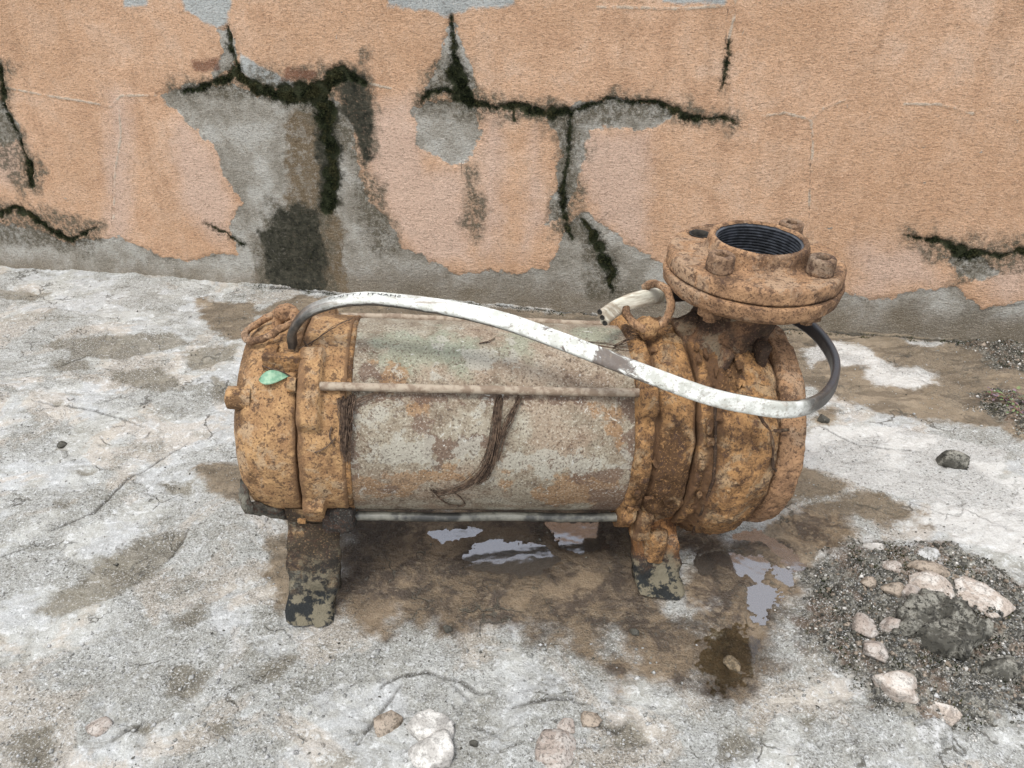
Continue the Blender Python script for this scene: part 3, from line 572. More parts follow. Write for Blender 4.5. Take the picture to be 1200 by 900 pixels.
for l in gcrack: a_cr = np.maximum(a_cr, line_sdf(G, GP(l), [.0012]+[.0022]*(len(l)-2)+[.0008]))
wallside = (G-WA)@WN
a_base = .010-np.abs(wallside-.012); a_cr = np.maximum(a_cr, np.minimum(a_base-.004+fbm(G3, 14, 3)*.012, .004)-np.where(G[:, 0] > -.55, 0, .1))
a_pu = {k: union(G, v) for k, v in pud.items()}
nearm = ((G[:, 0] > -2) & (G[:, 0] < 2) & (G[:, 1] > 0) & (G[:, 1] < 2.2)).astype(float)
pu_any = np.maximum.reduce(list(a_pu.values()))
flat = sstep(-.05, .0, np.maximum(pu_any, a_st-.03))           # calm floor round the puddles and under the pump
rot = np.column_stack([G[:, 0]*.83+G[:, 1]*.55, (-G[:, 0]*.55+G[:, 1]*.83)*2.0, G[:, 0]*0])
terr = fbm(rot, 7, 5, .58, 11)*3.0; tf = np.floor(terr); terr_h = (tf+sstep(.35, .65, terr-tf))*.0022        # flaked layers of the screed
z = fbm(G3, 1.5, 3)*.008*(1-flat)+(fbm(G3, 9, 4, .55, 3)*.0050+terr_h-.001)*(1-.92*flat)
z += fbm(G3, 55, 3, .6, 7)*.0022*(1-.75*flat)+fbm(G3, 160, 3, .65, 9)*.0016*(1-.35*flat)
near_front = sstep(.62, .50, G[:, 1]); z += near_front*np.abs(fbm(G3, 38, 4, .6, 21))*.006
gm = sstep(-.012, .03, a_gr+fbm(G3, 22, 4)*.035)
z += gm*(.007+np.abs(fbm(G3, 48, 5, .68, 31))*.020+fbm(G3, 11, 3, .5, 33)*.010)
z -= .0022*sstep(-.003, .004, a_ol+fbm(G3, 34, 3, .6, 2)*.02)
z -= .0035*sstep(-.002, .002, a_cr)
pn = fbm(G3, 45, 4, .65, 61)*.012+fbm(G3, 150, 2, .6, 66)*.007
z -= .0046*sstep(-.010, .006, a_pu['A']+pn)+.0044*sstep(-.009, .006, a_pu['B']+pn)+.007*sstep(-.020, .020, a_pu['C']+pn*2)-.0011*flat*fbm(G3, 130, 2, .6, 71)
z = np.where(nearm > 0, z, fbm(G3, 1.5, 3)*.008)
WATER = -.0022
me = new_mesh('ground', np.column_stack([G, z]), grid_faces(len(xs), len(ys)), True, dict(stain=a_st, dirt=a_dirt, white=a_wh, olive=a_ol, extra_dark=a_extra_dark, grit=a_gr, crack=a_cr))
ground = obj('ground', me, M_ground, kind='structure')
zg = z.reshape(len(xs), len(ys))
def gz(x, y):
    i = min(max(np.searchsorted(xs, x)-1, 0), len(xs)-2); j = min(max(np.searchsorted(ys, y)-1, 0), len(ys)-2)
    return float(zg[i:i+2, j:j+2].mean())

# water lies level; the uneven floor makes its shoreline
M_pud = mat_water('puddle_water', (.90, .88, .86), 3.2, .16); M_pud2 = mat_water('muddy_puddle_water', (.88, .85, .76), 1.6)
for nm, key, lvl, mt in (('puddle', 'A', WATER, M_pud), ('puddle', 'B', WATER+.0003, M_pud), ('puddle', 'C', -.0040, M_pud2)):
    pts = np.concatenate(pud[key]); lo = pts.min(0)-.02; hi = pts.max(0)+.02
    gx = np.linspace(lo[0], hi[0], 60); gy = np.linspace(lo[1], hi[1], 50); A, B = np.meshgrid(gx, gy, indexing='ij'); q = np.stack([A.ravel(), B.ravel()], 1)
    d = union(q, pud[key], .04); keep = (d > -.016).reshape(60, 50)
    F = grid_faces(60, 50); kf = keep.ravel()[F].all(1)
    obj(nm, new_mesh(nm, np.column_stack([q, np.full(len(q), lvl)]), F[kf]), mt, kind='structure')

# ------------------------------------------------------------------ PUMP frame
pump = bpy.data.objects.new('submersible_pump', None); COL.objects.link(pump)
pump['label'] = 'rusty horizontal submersible pump with flanged outlet standing on wet concrete'; pump['category'] = 'pump'
AX = np.array([0.99384102, 0.08307905, -0.07333411]); YV = np.array([-0.08330335, 0.99652424, 0.0]); ZV = np.cross(AX, YV)
PO = np.array([-0.0137754, 0.7742485, 0.0005]); PM = np.stack([AX, YV, ZV], 1)
m4 = Matrix(((*PM[0], PO[0]), (*PM[1], PO[1]), (*PM[2], PO[2]), (0, 0, 0, 1))); pump.matrix_world = m4
CZ = .1885
def to_pump(pw): return PM.T@(np.asarray(pw)-PO)
def from_pump(pl): return PO+PM@np.asarray(pl)
def pl_y(px, py, y):                    # survey point on a plane parallel to the pump's side
    d = PM.T@survey_ray(px, py); o = to_pump((0, 0, CAM_H)); t = (y-o[1])/d[1]; return o+t*d
def pl_r(px, py, r):                    # survey point on a cylinder about the pump's axis
    d = PM.T@survey_ray(px, py); o = to_pump((0, 0, CAM_H))-np.array([0, 0, CZ])
    a = d[1]**2+d[2]**2; b = 2*(d[1]*o[1]+d[2]*o[2]); c = o[1]**2+o[2]**2-r*r; t = (-b-math.sqrt(max(b*b-4*a*c, 0)))/(2*a); return o+t*d+np.array([0, 0, CZ])
def part(name, me, mat, parent=pump, label=None, kind=None): return obj(name, me, mat, parent, label, None, None, kind)
def at_axis(P): P = np.array(P); P[..., 2] += CZ; return P
def cyl_pos(X, r, deg):                 # deg: 90 top, 180 front (towards us)
    a = math.radians(deg); return np.array([X, r*math.cos(a), CZ+r*math.sin(a)])

# motor end cover (left)
b = Bag(); b.grid(at_axis(lathe([(-.303, .0005), (-.304, .05), (-.302, .078), (-.296, .096), (-.285, .107), (-.265, .1125), (-.240, .1135), (-.2345, .1125), (-.2335, .108), (-.232, .104), (-.232, .02)], 320, .0028, .0024, 26, 3.)), cv=True)
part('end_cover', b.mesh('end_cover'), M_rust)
def lug_shape(half=13., h=.012, cents=(45, 135, 225, 315), x0=-9, x1=9):
    def f(X, R, A):
        d = np.degrees(A) % 360; add = 0
        for c in cents:
            k = np.abs((d-c+180) % 360-180); add = np.maximum(add, sstep(half+4, half-2, k))
        return R+h*add*((X > x0) & (X < x1))
    return f
b = Bag(); b.grid(at_axis(lathe([(-.2318, .06), (-.2318, .1115), (-.230, .1145), (-.210, .1150), (-.206, .1142), (-.186, .1140), (-.1835, .1125), (-.183, .105), (-.183, .06)], 360, .0026, .0024, 30, 9., extra=lug_shape(20, .011, x0=-.2322, x1=-.2085))), cv=True)
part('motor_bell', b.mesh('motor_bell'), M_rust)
b = Bag(); b.grid(at_axis(lathe([(-.184, .10), (-.1835, .1132), (-.1800, .1136), (-.1785, .112), (-.178, .10)], 260, .002, .0014, 60, 4.)), cv=True)
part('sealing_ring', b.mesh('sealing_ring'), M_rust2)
# shell with paint attributes
P = at_axis(lathe([(-.1835, .1108), (-.181, .1112), (.122, .1112), (.1235, .109)], 420, .0022, .0007, 40, 2.))
V = P.reshape(-1, 3)
th = np.degrees(np.arctan2(V[:, 2]-CZ, -V[:, 1]))         # 0 = facing us, 90 = top
S2 = np.column_stack([V[:, 0], np.radians(th)*.111])       # unrolled surface, metres
def SP(l):
    out = []
    for q in l:
        p = pl_r(q[0], q[1], .111); out.append((p[0], math.atan2(p[2]-CZ, -p[1])*.111))
    return np.array(out)
att = dict(
    green=union(S2, [SP(l) for l in [[(430, 395), (520, 390), (560, 400), (540, 435), (480, 440), (440, 430)], [(650, 384), (725, 388), (725, 405), (690, 402)], [(600, 385), (640, 390), (620, 420), (580, 410)]]]),
    orange=union(S2, [SP(l) for l in [[(620, 560), (730, 556), (742, 590), (640, 590)], [(440, 425), (480, 435), (470, 450), (440, 450)], [(700, 485), (730, 480), (728, 505), (705, 508)], [(412, 560), (520, 548), (560, 556), (500, 572), (415, 585)], [(480, 470), (500, 470), (500, 500), (486, 500)], [(580, 562), (610, 560), (600, 570)]]]),
    brown=union(S2, [SP(l) for l in [[(412, 470), (424, 470), (420, 540), (412, 560)], [(486, 488), (500, 480), (505, 510), (490, 512)], [(500, 510), (540, 512), (560, 505), (560, 528), (530, 535), (520, 550), (506, 540)], [(420, 430), (442, 425), (442, 440), (424, 442)],
                                     [(728, 480), (745, 470), (742, 600), (728, 590)], [(660, 556), (735, 548), (735, 562), (680, 566)], [(420, 462), (740, 466), (740, 472), (420, 470)], [(440, 572), (470, 568), (450, 580)], [(690, 575), (740, 570), (738, 598), (700, 598)], [(560, 515), (572, 512), (568, 530)]]]),
    pale=union(S2, [SP(l) for l in [[(460, 515), (500, 508), (512, 540), (480, 548), (420, 540)], [(532, 515), (556, 512), (562, 530), (540, 540)], [(590, 525), (660, 530), (720, 545), (650, 560), (590, 548)], [(452, 432), (466, 430), (464, 442)], [(512, 395), (518, 395), (515, 445), (508, 445)],
                                    [(545, 405), (575, 412), (568, 440), (548, 432)], [(733, 528), (738, 528), (736, 556), (730, 556)], [(600, 398), (604, 398), (602, 440), (598, 438)], [(415, 485), (470, 470), (440, 500), (415, 510)], [(556, 472), (562, 472), (560, 492), (556, 490)]]]))
part('motor_shell', new_mesh('motor_shell', V, grid_faces(P.shape[0], P.shape[1], False, True), True, att), M_shell)
# tie rods with end nuts
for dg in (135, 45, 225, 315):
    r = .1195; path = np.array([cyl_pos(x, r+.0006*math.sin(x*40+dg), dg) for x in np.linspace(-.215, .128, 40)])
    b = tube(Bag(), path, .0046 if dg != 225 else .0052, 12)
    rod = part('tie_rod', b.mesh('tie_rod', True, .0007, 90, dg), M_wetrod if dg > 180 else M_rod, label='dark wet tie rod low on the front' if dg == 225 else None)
    b = Bag(); p = cyl_pos(-.2345, .1205, dg)
    a = np.arange(6)*math.pi/3+.3; ring = lambda x, rr: np.column_stack([np.full(6, x), p[1]+rr*np.cos(a), p[2]+rr*np.sin(a)])
    b.grid(np.stack([ring(-.2330, .002), ring(-.2325, .0085), ring(-.2385, .0088), ring(-.2415, .0080), ring(-.2420, .001)]), cv=True)
    part('nut', b.mesh('nut', False, .0012, 120, dg), M_rust2, rod)
# end face bolt seen at the left edge, bead of old sealant low on the bell
b = Bag(); pr = [(-.3105, .001), (-.3110, .008), (-.3090, .0115), (-.2960, .0125), (-.2860, .011)]
Pb = lathe(pr, 24, .003, .0012, 90, 5.); q = pl_y(274, 466, -.078); Pb[..., 0] += .006; Pb[..., 1] += q[1]; Pb[..., 2] += q[2]; b.grid(Pb, cv=True); part('cover_bolt', b.mesh('cover_bolt'), M_rust)
path = np.array([cyl_pos(x, .1145, dg) for x, dg in [(-.295, 198), (-.292, 208), (-.283, 215), (-.268, 221), (-.255, 227), (-.240, 231), (-.225, 236), (-.205, 242)]]); path[0, 1:] += (cyl_pos(-.29, .02, 198)-cyl_pos(-.29, .0, 198))[1:]*-1
b = tube(Bag(), catmull(path, 8), np.interp(np.linspace(0, 1, 57), [0, .3, .6, 1], [.004, .008, .009, .005]), 10)
part('sealant_bead', b.mesh('sealant_bead', True, .004, 70), mat_rust('black_sealant', 75., (.12, .11, .09), (.040, .040, .034), darkness=.6, dusty=.5, dust=(.25, .24, .19)))
# gland pad with recess for the cable
gc_ = pl_r(335, 404, .118); b = Bag()
gx0, gx1 = pl_y(307, 408, -.060)[0], pl_y(364, 404, -.055)[0]; gtop = .2965
def frame(b, x0, x1, y0, y1, z0, z1, t_):
    for c, s in ((((x0+x1)/2, y0+t_/2, (z0+z1)/2), (x1-x0, t_, z1-z0)), (((x0+x1)/2, y1-t_/2, (z0+z1)/2), (x1-x0, t_, z1-z0)),
                 ((x0+t_/2, (y0+y1)/2, (z0+z1)/2), (t_, y1-y0-2*t_+.004, z1-z0-.0006)), ((x1-t_/2, (y0+y1)/2, (z0+z1)/2), (t_, y1-y0-2*t_+.004, z1-z0-.0006))):
        box_pts(b, c, s, .0022, n=3)
frame(b, gx0, gx1, -.068, -.010, .276, gtop, .013); box_pts(b, ((gx0+gx1)/2, -.040, .268), (gx1-gx0-.012, .044, .040), .002, n=3)
part('cable_gland', b.mesh('cable_gland', True, .0022, 60, 8), M_rust2)
b = Bag(); a = np.arange(28)*2*math.pi/28; q = np.array([gx0+.030, -.040, .2815])
b.grid(np.stack([np.column_stack([q[0]+rr*np.cos(a), q[1]+rr*np.sin(a), np.full(28, q[2]+dz)]) for rr, dz in ((.0005, -.002), (.012, -.001), (.016, .004), (.019, .004), (.021, -.003))]), cv=True, flip=True)
part('gland_seal', b.mesh('gland_seal', True, .0014, 90), M_black)

# bracket between motor and volute
def flaky(X, R, A):
    P = np.stack([X, R*np.cos(A), R*np.sin(A)], -1); n = fbm(P*np.array([1, 1, .45]), 34, 4, .6, 50); tt = n*5; k = np.floor(tt)
    return R+(k+sstep(.3, .7, tt-k))*.0016+.0050*fbm(P, 11, 2, .5, 91)
def brk(X, R, A):
    R = flaky(X, R, A); d = np.degrees(A) % 360
    for c in (45, 135, 225, 315):
        k = np.abs((d-c+180) % 360-180); R = R+.013*sstep(15, 9, k)*((X > .1215) & (X < .1405))
    return R
b = Bag(); b.grid(at_axis(lathe([(.1200, .06), (.1202, .1125), (.1225, .1165), (.1390, .1165), (.1415, .1130), (.1440, .1115), (.1470, .1160), (.1560, .1200), (.1760, .1205), (.1840, .1185), (.1860, .1120), (.1862, .06)], 380, .0026, .0046, 42, 14., extra=brk, sq=.45)), cv=True)
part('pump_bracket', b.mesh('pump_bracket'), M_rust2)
# volute casing: spiral belly
def vol(X, R, A):
    d = (np.degrees(A)-90) % 360; sp = 1-.045*np.cos(np.radians(d))
    belly = np.exp(-((X-.228)/.030)**2); R = R*(1+(sp-1)*belly); return flaky(X, R, A)-.001
b = Bag(); b.grid(at_axis(lathe([(.1866, .06), (.1868, .118), (.1885, .1225), (.1940, .1245), (.2020, .1235), (.2055, .1250), (.2140, .1320), (.2280, .1350), (.2500, .1340), (.2660, .1295), (.2750, .1245), (.2765, .115), (.277, .06)], 420, .0026, .0048, 34, 24., extra=vol, sq=.5)), cv=True)
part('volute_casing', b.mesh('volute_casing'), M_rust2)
# suction cover
b = Bag(); b.grid(at_axis(lathe([(.2775, .06), (.2785, .1140), (.2795, .1200), (.2840, .1235), (.3030, .1235), (.3070, .1215), (.3090, .105), (.3120, .06), (.3160, .055), (.3170, .046), (.3100, .045), (.275, .044)], 360, .0028, .0040, 34, 34.)), cv=True)
part('suction_cover', b.mesh('suction_cover'), M_rust3)
# ribs, flakes and a lug cast on the volute
b = Bag()
for pts, wd, r in (([(838, 478), (838, 520), (836, 560), (822, 600), (812, 626)], .0018, .1275), ([(884, 478), (898, 500), (906, 520), (905, 545), (909, 552)], .0018, .1315), ([(902, 506), (925, 503)], .0018, .1285)):
    tube(b, catmull([pl_r(x, y, r) for x, y in pts], 8), wd, 6)
part('casting_seam', b.mesh('casting_seam', True, .0022, 70, 9), M_neck)
b = Bag()
rf = np.random.default_rng(21)
for k in range(70):                                  # lifting rust scales
    x = rf.uniform(.122, .262); dg = rf.uniform(90, 235); r = .1185 if x < .186 else .127+.007*math.exp(-((x-.232)/.02)**2)
    c = cyl_pos(x, r+.0010, dg); a_ = math.radians(dg); nrm = np.array([0, math.cos(a_), math.sin(a_)]); tg = np.array([0, -math.sin(a_), math.cos(a_)]); ex = np.array([1., 0, 0])
    n = rf.integers(6, 9); an = np.sort(rf.uniform(0, 6.28, n)); L = rf.uniform(.003, .009); asp = rf.uniform(.4, .9)
    rim = np.array([c+ex*math.cos(t_)*L*asp*rf.uniform(.7, 1.2)+tg*math.sin(t_)*L*rf.uniform(.7, 1.3)+nrm*rf.uniform(-.001, .0016) for t_ in an])
    low_ = rim-nrm*.0035
    V_ = np.vstack([rim, low_, [c+nrm*.0012]]); F_ = [(i, (i+1) % n, 2*n) for i in range(n)]+[(i, i+n, (i+1) % n+n, (i+1) % n) for i in range(n)]
    b.add(V_, F_)
part('rust_scale', b.mesh('rust_scale', False), M_rust2, kind='stuff')

# discharge neck: vertical flare from the volute to the flange
FX, FZ = .2524, .4036                                   # flange centre (top plate top face)
ft = math.radians(-2.4)                                 # the flange leans a little to the right
RF = np.array([[math.cos(ft), 0, math.sin(ft)], [0, 1, 0], [-math.sin(ft), 0, math.cos(ft)]])
fb = math.radians(2.7); RF = RF@np.array([[1, 0, 0], [0, math.cos(fb), -math.sin(fb)], [0, math.sin(fb), math.cos(fb)]])
def at_fl(P): return np.asarray(P)@RF.T+np.array([FX, 0, FZ])
rows = []
for z_, cx, rx, ry in [(.235, .222, .054, .085), (.265, .223, .053, .074), (.285, .227, .052, .062), (.300, .232, .050, .053), (.315, .238, .048, .049), (.330, .245, .0465, .047), (.350, .2495, .047, .048), (.366, .2524, .055, .055)]:
    rows.append((z_, cx, rx, ry))
rows = np.array(rows); zz = np.linspace(.235, .366, 54); a = np.arange(160)*2*math.pi/160
P = np.stack([np.stack([np.interp(zz, rows[:, 0], rows[:, 1])[:, None]+np.interp(zz, rows[:, 0], rows[:, 2])[:, None]*np.cos(a), np.interp(zz, rows[:, 0], rows[:, 3])[:, None]*np.sin(a), np.repeat(zz[:, None], 160, 1)], -1)][0], 0)
d = fbm(P, 32, 4, .6, 66)*.0050; P[..., 0] += d*np.cos(a); P[..., 1] += d*np.sin(a)
b = Bag(); b.grid(P, cv=True); part('discharge_neck', b.mesh('discharge_neck'), M_neck)
b = Bag()                                              # web ribs left and right of the neck
for c, s, an in (((.197, -.004, .305), (.030, .016, .05), -.5), ((.262, -.038, .296), (.012, .050, .05), .0), ((.215, -.045, .298), (.010, .05, .035), .35)):
    rot_ = np.array([[math.cos(an), 0, math.sin(an)], [0, 1, 0], [-math.sin(an), 0, math.cos(an)]]); box_pts(b, c, s, .003, rot_, n=4)
part('stiffening_rib', b.mesh('stiffening_rib', True, .004, 50, 3), M_neck)
# lower flange
b = Bag(); b.grid(at_fl(lathe([(-.041, .040), (-.0415, .075), (-.0400, .090), (-.0350, .0955), (-.0230, .0978), (-.0195, .0970), (-.0190, .094), (-.019, .05)], 300, .0026, .0018, 50, 7., 'z')), cv=True, flip=True)
part('outlet_flange', b.mesh('outlet_flange'), M_rust3)
# upper (companion) flange with raised threaded boss
HB = [(-141, True), (-48, True), (40, True), (131, False)]
def top_extra(X, R, A): return R
prof = [(-.0183, .05), (-.0184, .0920), (-.0165, .0948), (-.0045, .0948), (-.0010, .0930), (.0002, .0905), (.0006, .060), (.0016, .0570), (.0060, .0550), (.0145, .0535), (.0180, .0520), (.0190, .0490), (.0180, .0470), (.0160, .0462)]
b = Bag(); Pf = lathe(prof, 300, .0024, .0016, 44, 17., 'z')
for dg, bolt in HB:
    if not bolt:                                       # the empty bolt hole is a pit in the plate
        c = (.0722*math.cos(math.radians(dg)), .0722*math.sin(math.radians(dg))); dd = np.hypot(Pf[..., 0]-c[0], Pf[..., 1]-c[1])
        Pf[..., 2] -= .016*sstep(.0115, .0092, dd)*(Pf[..., 2] > -.004)
b.grid(at_fl(Pf), cv=True, flip=True)
fl = part('companion_flange', b.mesh('companion_flange'), M_rust3)
c = (.0722*math.cos(math.radians(131)), .0722*math.sin(math.radians(131))); a = np.arange(28)*2*math.pi/28
b = Bag(); b.grid(at_fl(np.stack([np.column_stack([c[0]+rr*np.cos(a), c[1]+rr*np.sin(a), np.full(28, dz)]) for rr, dz in ((.0118, .0011), (.0100, .0009), (.0096, -.006), (.0094, -.0172), (.0005, -.0172))])), cv=True)
part('bolt_hole', b.mesh('bolt_hole', True, .0006, 90), M_black, fl)
th_p = [(.0165, .0466)]
zt = .0150
while zt > -.040: th_p += [(zt, .0466), (zt-.0010, .0445), (zt-.0020, .0445), (zt-.0029, .0466)]; zt -= .0034
b = Bag(); b.grid(at_fl(lathe(th_p+[(zt, .0450), (zt, .0005)], 160, .0012, 0, axis='z')), cv=True)
part('pipe_thread', b.mesh('pipe_thread', False), M_thread, fl)
for k, (dg, bolt) in enumerate(HB):
    c = np.array([.0722*math.cos(math.radians(dg)), .0722*math.sin(math.radians(dg)), 0])
    if bolt:
        pr = [(.0002, .0136), (.0010, .0144), (.0168, .0138), (.0184, .0124), (.0184, .0078), (.0174, .0068), (.0100, .0064), (.0095, .0005)]
        Pb = lathe(pr, 40, .002, .0010, 80, dg, 'z'); Pb[..., :2] += c[:2]; b = Bag(); b.grid(at_fl(Pb), cv=True, flip=True)
        part('flange_bolt', b.mesh('flange_bolt'), M_bolt)
    a = np.arange(6)*math.pi/3+.2*k
    ring = lambda z_, rr: np.column_stack([c[0]+rr*np.cos(a), c[1]+rr*np.sin(a), np.full(6, z_)])
    b = Bag(); b.grid(at_fl(np.stack([ring(-.040, .005), ring(-.041, .0150), ring(-.0500, .0150), ring(-.0520, .0130), ring(-.0522, .0075), ring(-.0585, .0070), ring(-.0590, .0005)])), cv=True)
    part('flange_nut', b.mesh('flange_nut', False, .001, 90, k), M_rust3)

# feet: arched cast stands, one under the bell and one under the bracket
def foot(name, x0, x1, xb0, xb1, top_y, foot_y, zb, mat, label=None, toe=.018):
    b = Bag(); zt_ = .098; ns = 34; n_w = 14
    for sgn in (-1, 1):
        rows = []
        for k in range(ns):
            t_ = k/(ns-1); yy = sgn*(top_y+(foot_y-top_y)*t_**1.2); zz_ = zt_+(zb(sgn)+.004-zt_)*t_; th_ = .014+.005*t_
            xa = x0+(xb0-x0)*t_; xc = x1+(xb1-x1)*t_
            out_ = toe*sstep(.86, 1.0, t_)
            ring = []
            for s_ in np.linspace(0, 1, n_w): ring.append((xa+(xc-xa)*s_, yy+sgn*(th_*.5*(1-.5*abs(2*s_-1)**4)+out_), zz_))
            for s_ in np.linspace(1, 0, n_w): ring.append((xa+(xc-xa)*s_, yy-sgn*(th_*.5), zz_))
            rows.append(ring)
        rows = np.array(rows); b.grid(rows, cv=True, flip=sgn > 0)
        m = len(rows[-1]); b.add(np.vstack([rows[-1], rows[-1].mean(0)]), [(i_, (i_+1) % m, m) for i_ in range(m)])
    # arch joining the two legs under the body
    ar = []
    for k in range(30):
        a_ = math.pi+math.pi*k/29; ro, ri = .098, .082
        ar.append([(x0+.002, ro*math.cos(a_)*.95, .120+ro*.55*math.sin(a_)), (x1-.002, ro*math.cos(a_)*.95, .120+ro*.55*math.sin(a_)), (x1-.002, ri*math.cos(a_)*.95, .128+ri*.4*math.sin(a_)), (x0+.002, ri*math.cos(a_)*.95, .128+ri*.4*math.sin(a_))])
    b.grid(np.array(ar), cv=True)
    return part(name, b.mesh(name, True, .0085, 30, x0*10), mat, label=label)
def zfoot(x): return (0-PO[2]-x*PM[2, 0])/PM[2, 2]
foot('foot', -.254, -.196, -.258, -.203, .078, .106, lambda s: zfoot(-.222)-.001, M_foot, 'mud coated foot under the motor end')
foot('foot', .138, .198, .155, .212, .076, .099, lambda s: zfoot(.18)-.001, M_foot2, 'wet rusty foot under the volute end')
b = Bag()                                              # clamp nut where the lower rod meets the left foot
box_pts(b, cyl_pos(-.196, .121, 222), (.036, .026, .030), .006, n=3); part('rod_clamp', b.mesh('rod_clamp', True, .004, 60, 2), mat_rust('wet_black_rust', 71., (.13, .12, .10), (.05, .045, .04), darkness=.7, dusty=.6, dust=(.32, .31, .27)))
b = Bag(); box_pts(b, pl_y(766, 640, -.088), (.030, .020, .050), .007, n=4); box_pts(b, pl_y(752, 612, -.092), (.022, .022, .045), .007, n=4)
part('drain_boss', b.mesh('drain_boss', True, .005, 50, 12), M_rust2)

# lifting link on the motor end, with its eye
def fluff(c, s, n=24, amp=.25, fs=60, so=0.):
    u = np.linspace(0, math.pi, n); v = np.arange(n*2)*math.pi/n; A, B = np.meshgrid(u, v, indexing='ij'); D = np.stack([np.sin(A)*np.cos(B), np.sin(A)*np.sin(B), np.cos(A)], -1)
    P = D*np.asarray(s); P = P*(1+amp*fbm(P, fs, 4, .6, so))[..., None]; return P+np.asarray(c)
q = pl_y(336, 366, -.005); b = Bag(); b.grid(fluff(q+np.array([0, 0, .000]), (.0135, .011, .009), 20, .5, 50), cv=True, flip=True)
tube(b, catmull([q+np.array([-.008, 0, -.004]), q+np.array([-.010, 0, -.020]), q+np.array([-.008, 0, -.045])], 6), .0065, 10)
part('lifting_eye', b.mesh('lifting_eye', True, .002, 90), M_rust3)
ctl = [(346, 376, -.024), (328, 386, -.034), (310, 396, -.040), (296, 400, -.038), (287, 395, -.026), (291, 387, -.012), (304, 378, -.004), (320, 368, .002), (334, 360, .004)]
b = Bag(); path = catmull([pl_y(x, y, yy) for x, y, yy in ctl]+[pl_y(346, 376, -.024)], 8)[:-1]; tube(b, path, .0038, 10, True)
part('lifting_link', b.mesh('lifting_link', True, .0022, 80, 4), M_rust3)
# wire ring round the cable end by the neck, with rusty lump
b = Bag()
ctl = [(755, 337, .010), (768, 332, .000), (781, 340, -.012), (786, 355, -.020), (783, 369, -.024), (774, 380, -.026), (760, 386, -.028), (745, 381, -.026), (736, 370, -.020), (733, 361, -.010)]
tube(b, catmull([pl_y(x, y, yy) for x, y, yy in ctl], 8), .0046, 10); part('lifting_ring', b.mesh('lifting_ring', True, .002, 80, 9), M_rust3)
b = Bag(); b.grid(fluff(pl_y(760, 384, -.022), (.013, .012, .012), 22, .7, 60, 5.), cv=True, flip=True); part('rust_lump', b.mesh('rust_lump'), M_rust)

# ------------------------------------------------------------------ flat power cable
# control: survey px, depth plane y in the pump frame, width direction (pump frame)
CC = [(343, 404, -.042, (0, -1, .0)), (343, 388, -.044, (0, -1, -.05)), (358, 368, -.050, (0, -1, -.1)), (385, 356, -.056, (0, -1, -.1)), (425, 350, -.062, (0, -1, -.12)), (470, 353, -.068, (0, -1, -.18)), (530, 362, -.076, (0, -1, -.45)), (590, 376, -.086, (0, -1, -.8)),
      (650, 397, -.098, (0, -.9, -1)), (710, 420, -.112, (0, -.75, -1)), (770, 443, -.128, (0, -.5, -1)), (830, 464, -.143, (0, -.3, -1)), (880, 475, -.150, (0, -.2, -1)), (925, 480, -.148, (0.05, -.1, -1)), (958, 471, -.125, (.1, 0, -1)), (976, 450, -.085, (.15, 0, -1)),
      (978, 424, -.040, (.1, .1, -1)), (962, 396, .010, (0, .2, -1)), (938, 376, .050, (-.1, .3, -1)), (905, 362, .078, (0, .3, -1)), (860, 352, .085, (0, .2, -1)), (815, 345, .062, (0, .1, -1)), (780, 346, .022, (0, 0, -1)), (750, 350, .000, (.2, -.2, -1)), (726, 359, -.008, (.4, -.3, -1)), (706, 372, -.034, (.7, -.3, -1))]
cp = np.array([pl_y(c[0], c[1], c[2]) for c in CC]); wd = np.array([c[3] for c in CC], float); wd /= np.linalg.norm(wd, axis=1)[:, None]
cpath = catmull(cp, 14); wpath = catmull(wd, 14)
T = np.gradient(cpath, axis=0); T /= np.linalg.norm(T, axis=1)[:, None]
Wd = wpath-(wpath*T).sum(1)[:, None]*T; Wd /= np.linalg.norm(Wd, axis=1)[:, None]; Nd = np.cross(T, Wd)        # Nd: towards the white face
if Nd[40, 2] < 0: Nd = -Nd
run = np.concatenate([[0], np.cumsum(np.linalg.norm(np.diff(cpath, axis=0), axis=1))]); runl = run[-1]; run_n = run/runl
HW, HT = .0088, .0045
sec = []                                              # flat three-core section with faint grooves
for k in range(44):
    a_ = 2*math.pi*k/44; c_, s_ = math.cos(a_), math.sin(a_); x_ = math.copysign(abs(c_)**.62, c_); y_ = math.copysign(abs(s_)**.55, s_)
    y_ *= 1-.10*math.exp(-((abs(x_)-.34)/.09)**2); sec.append((x_*HW, y_*HT))
sec = np.array(sec)
wave = 1+.02*fbm(cpath, 30, 3)
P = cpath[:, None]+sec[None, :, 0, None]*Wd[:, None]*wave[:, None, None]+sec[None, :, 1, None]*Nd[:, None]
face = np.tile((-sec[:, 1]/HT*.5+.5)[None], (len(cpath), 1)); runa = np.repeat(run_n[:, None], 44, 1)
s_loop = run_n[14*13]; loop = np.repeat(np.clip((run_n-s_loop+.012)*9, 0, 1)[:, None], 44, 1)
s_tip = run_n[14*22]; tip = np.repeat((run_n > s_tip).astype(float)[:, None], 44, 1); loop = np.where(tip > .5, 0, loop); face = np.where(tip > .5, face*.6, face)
V = P.reshape(-1, 3); F = [tuple(f) for f in grid_faces(len(cpath), 44, False, True)]
c1 = len(V); V = np.vstack([V, cpath[-1]]); F += [(c1, (len(cpath)-1)*44+(k+1) % 44, (len(cpath)-1)*44+k) for k in range(44)]
ap = lambda a_, v: np.append(a_.ravel(), v)
cable = part('power_cable', new_mesh('power_cable', V, F, True, dict(face=ap(face, .2), run=ap(runa, 1), loop=ap(loop, 0), tip=ap(tip, 1))), M_cable, label='flat power cable, dirty white in front and black round the right loop')
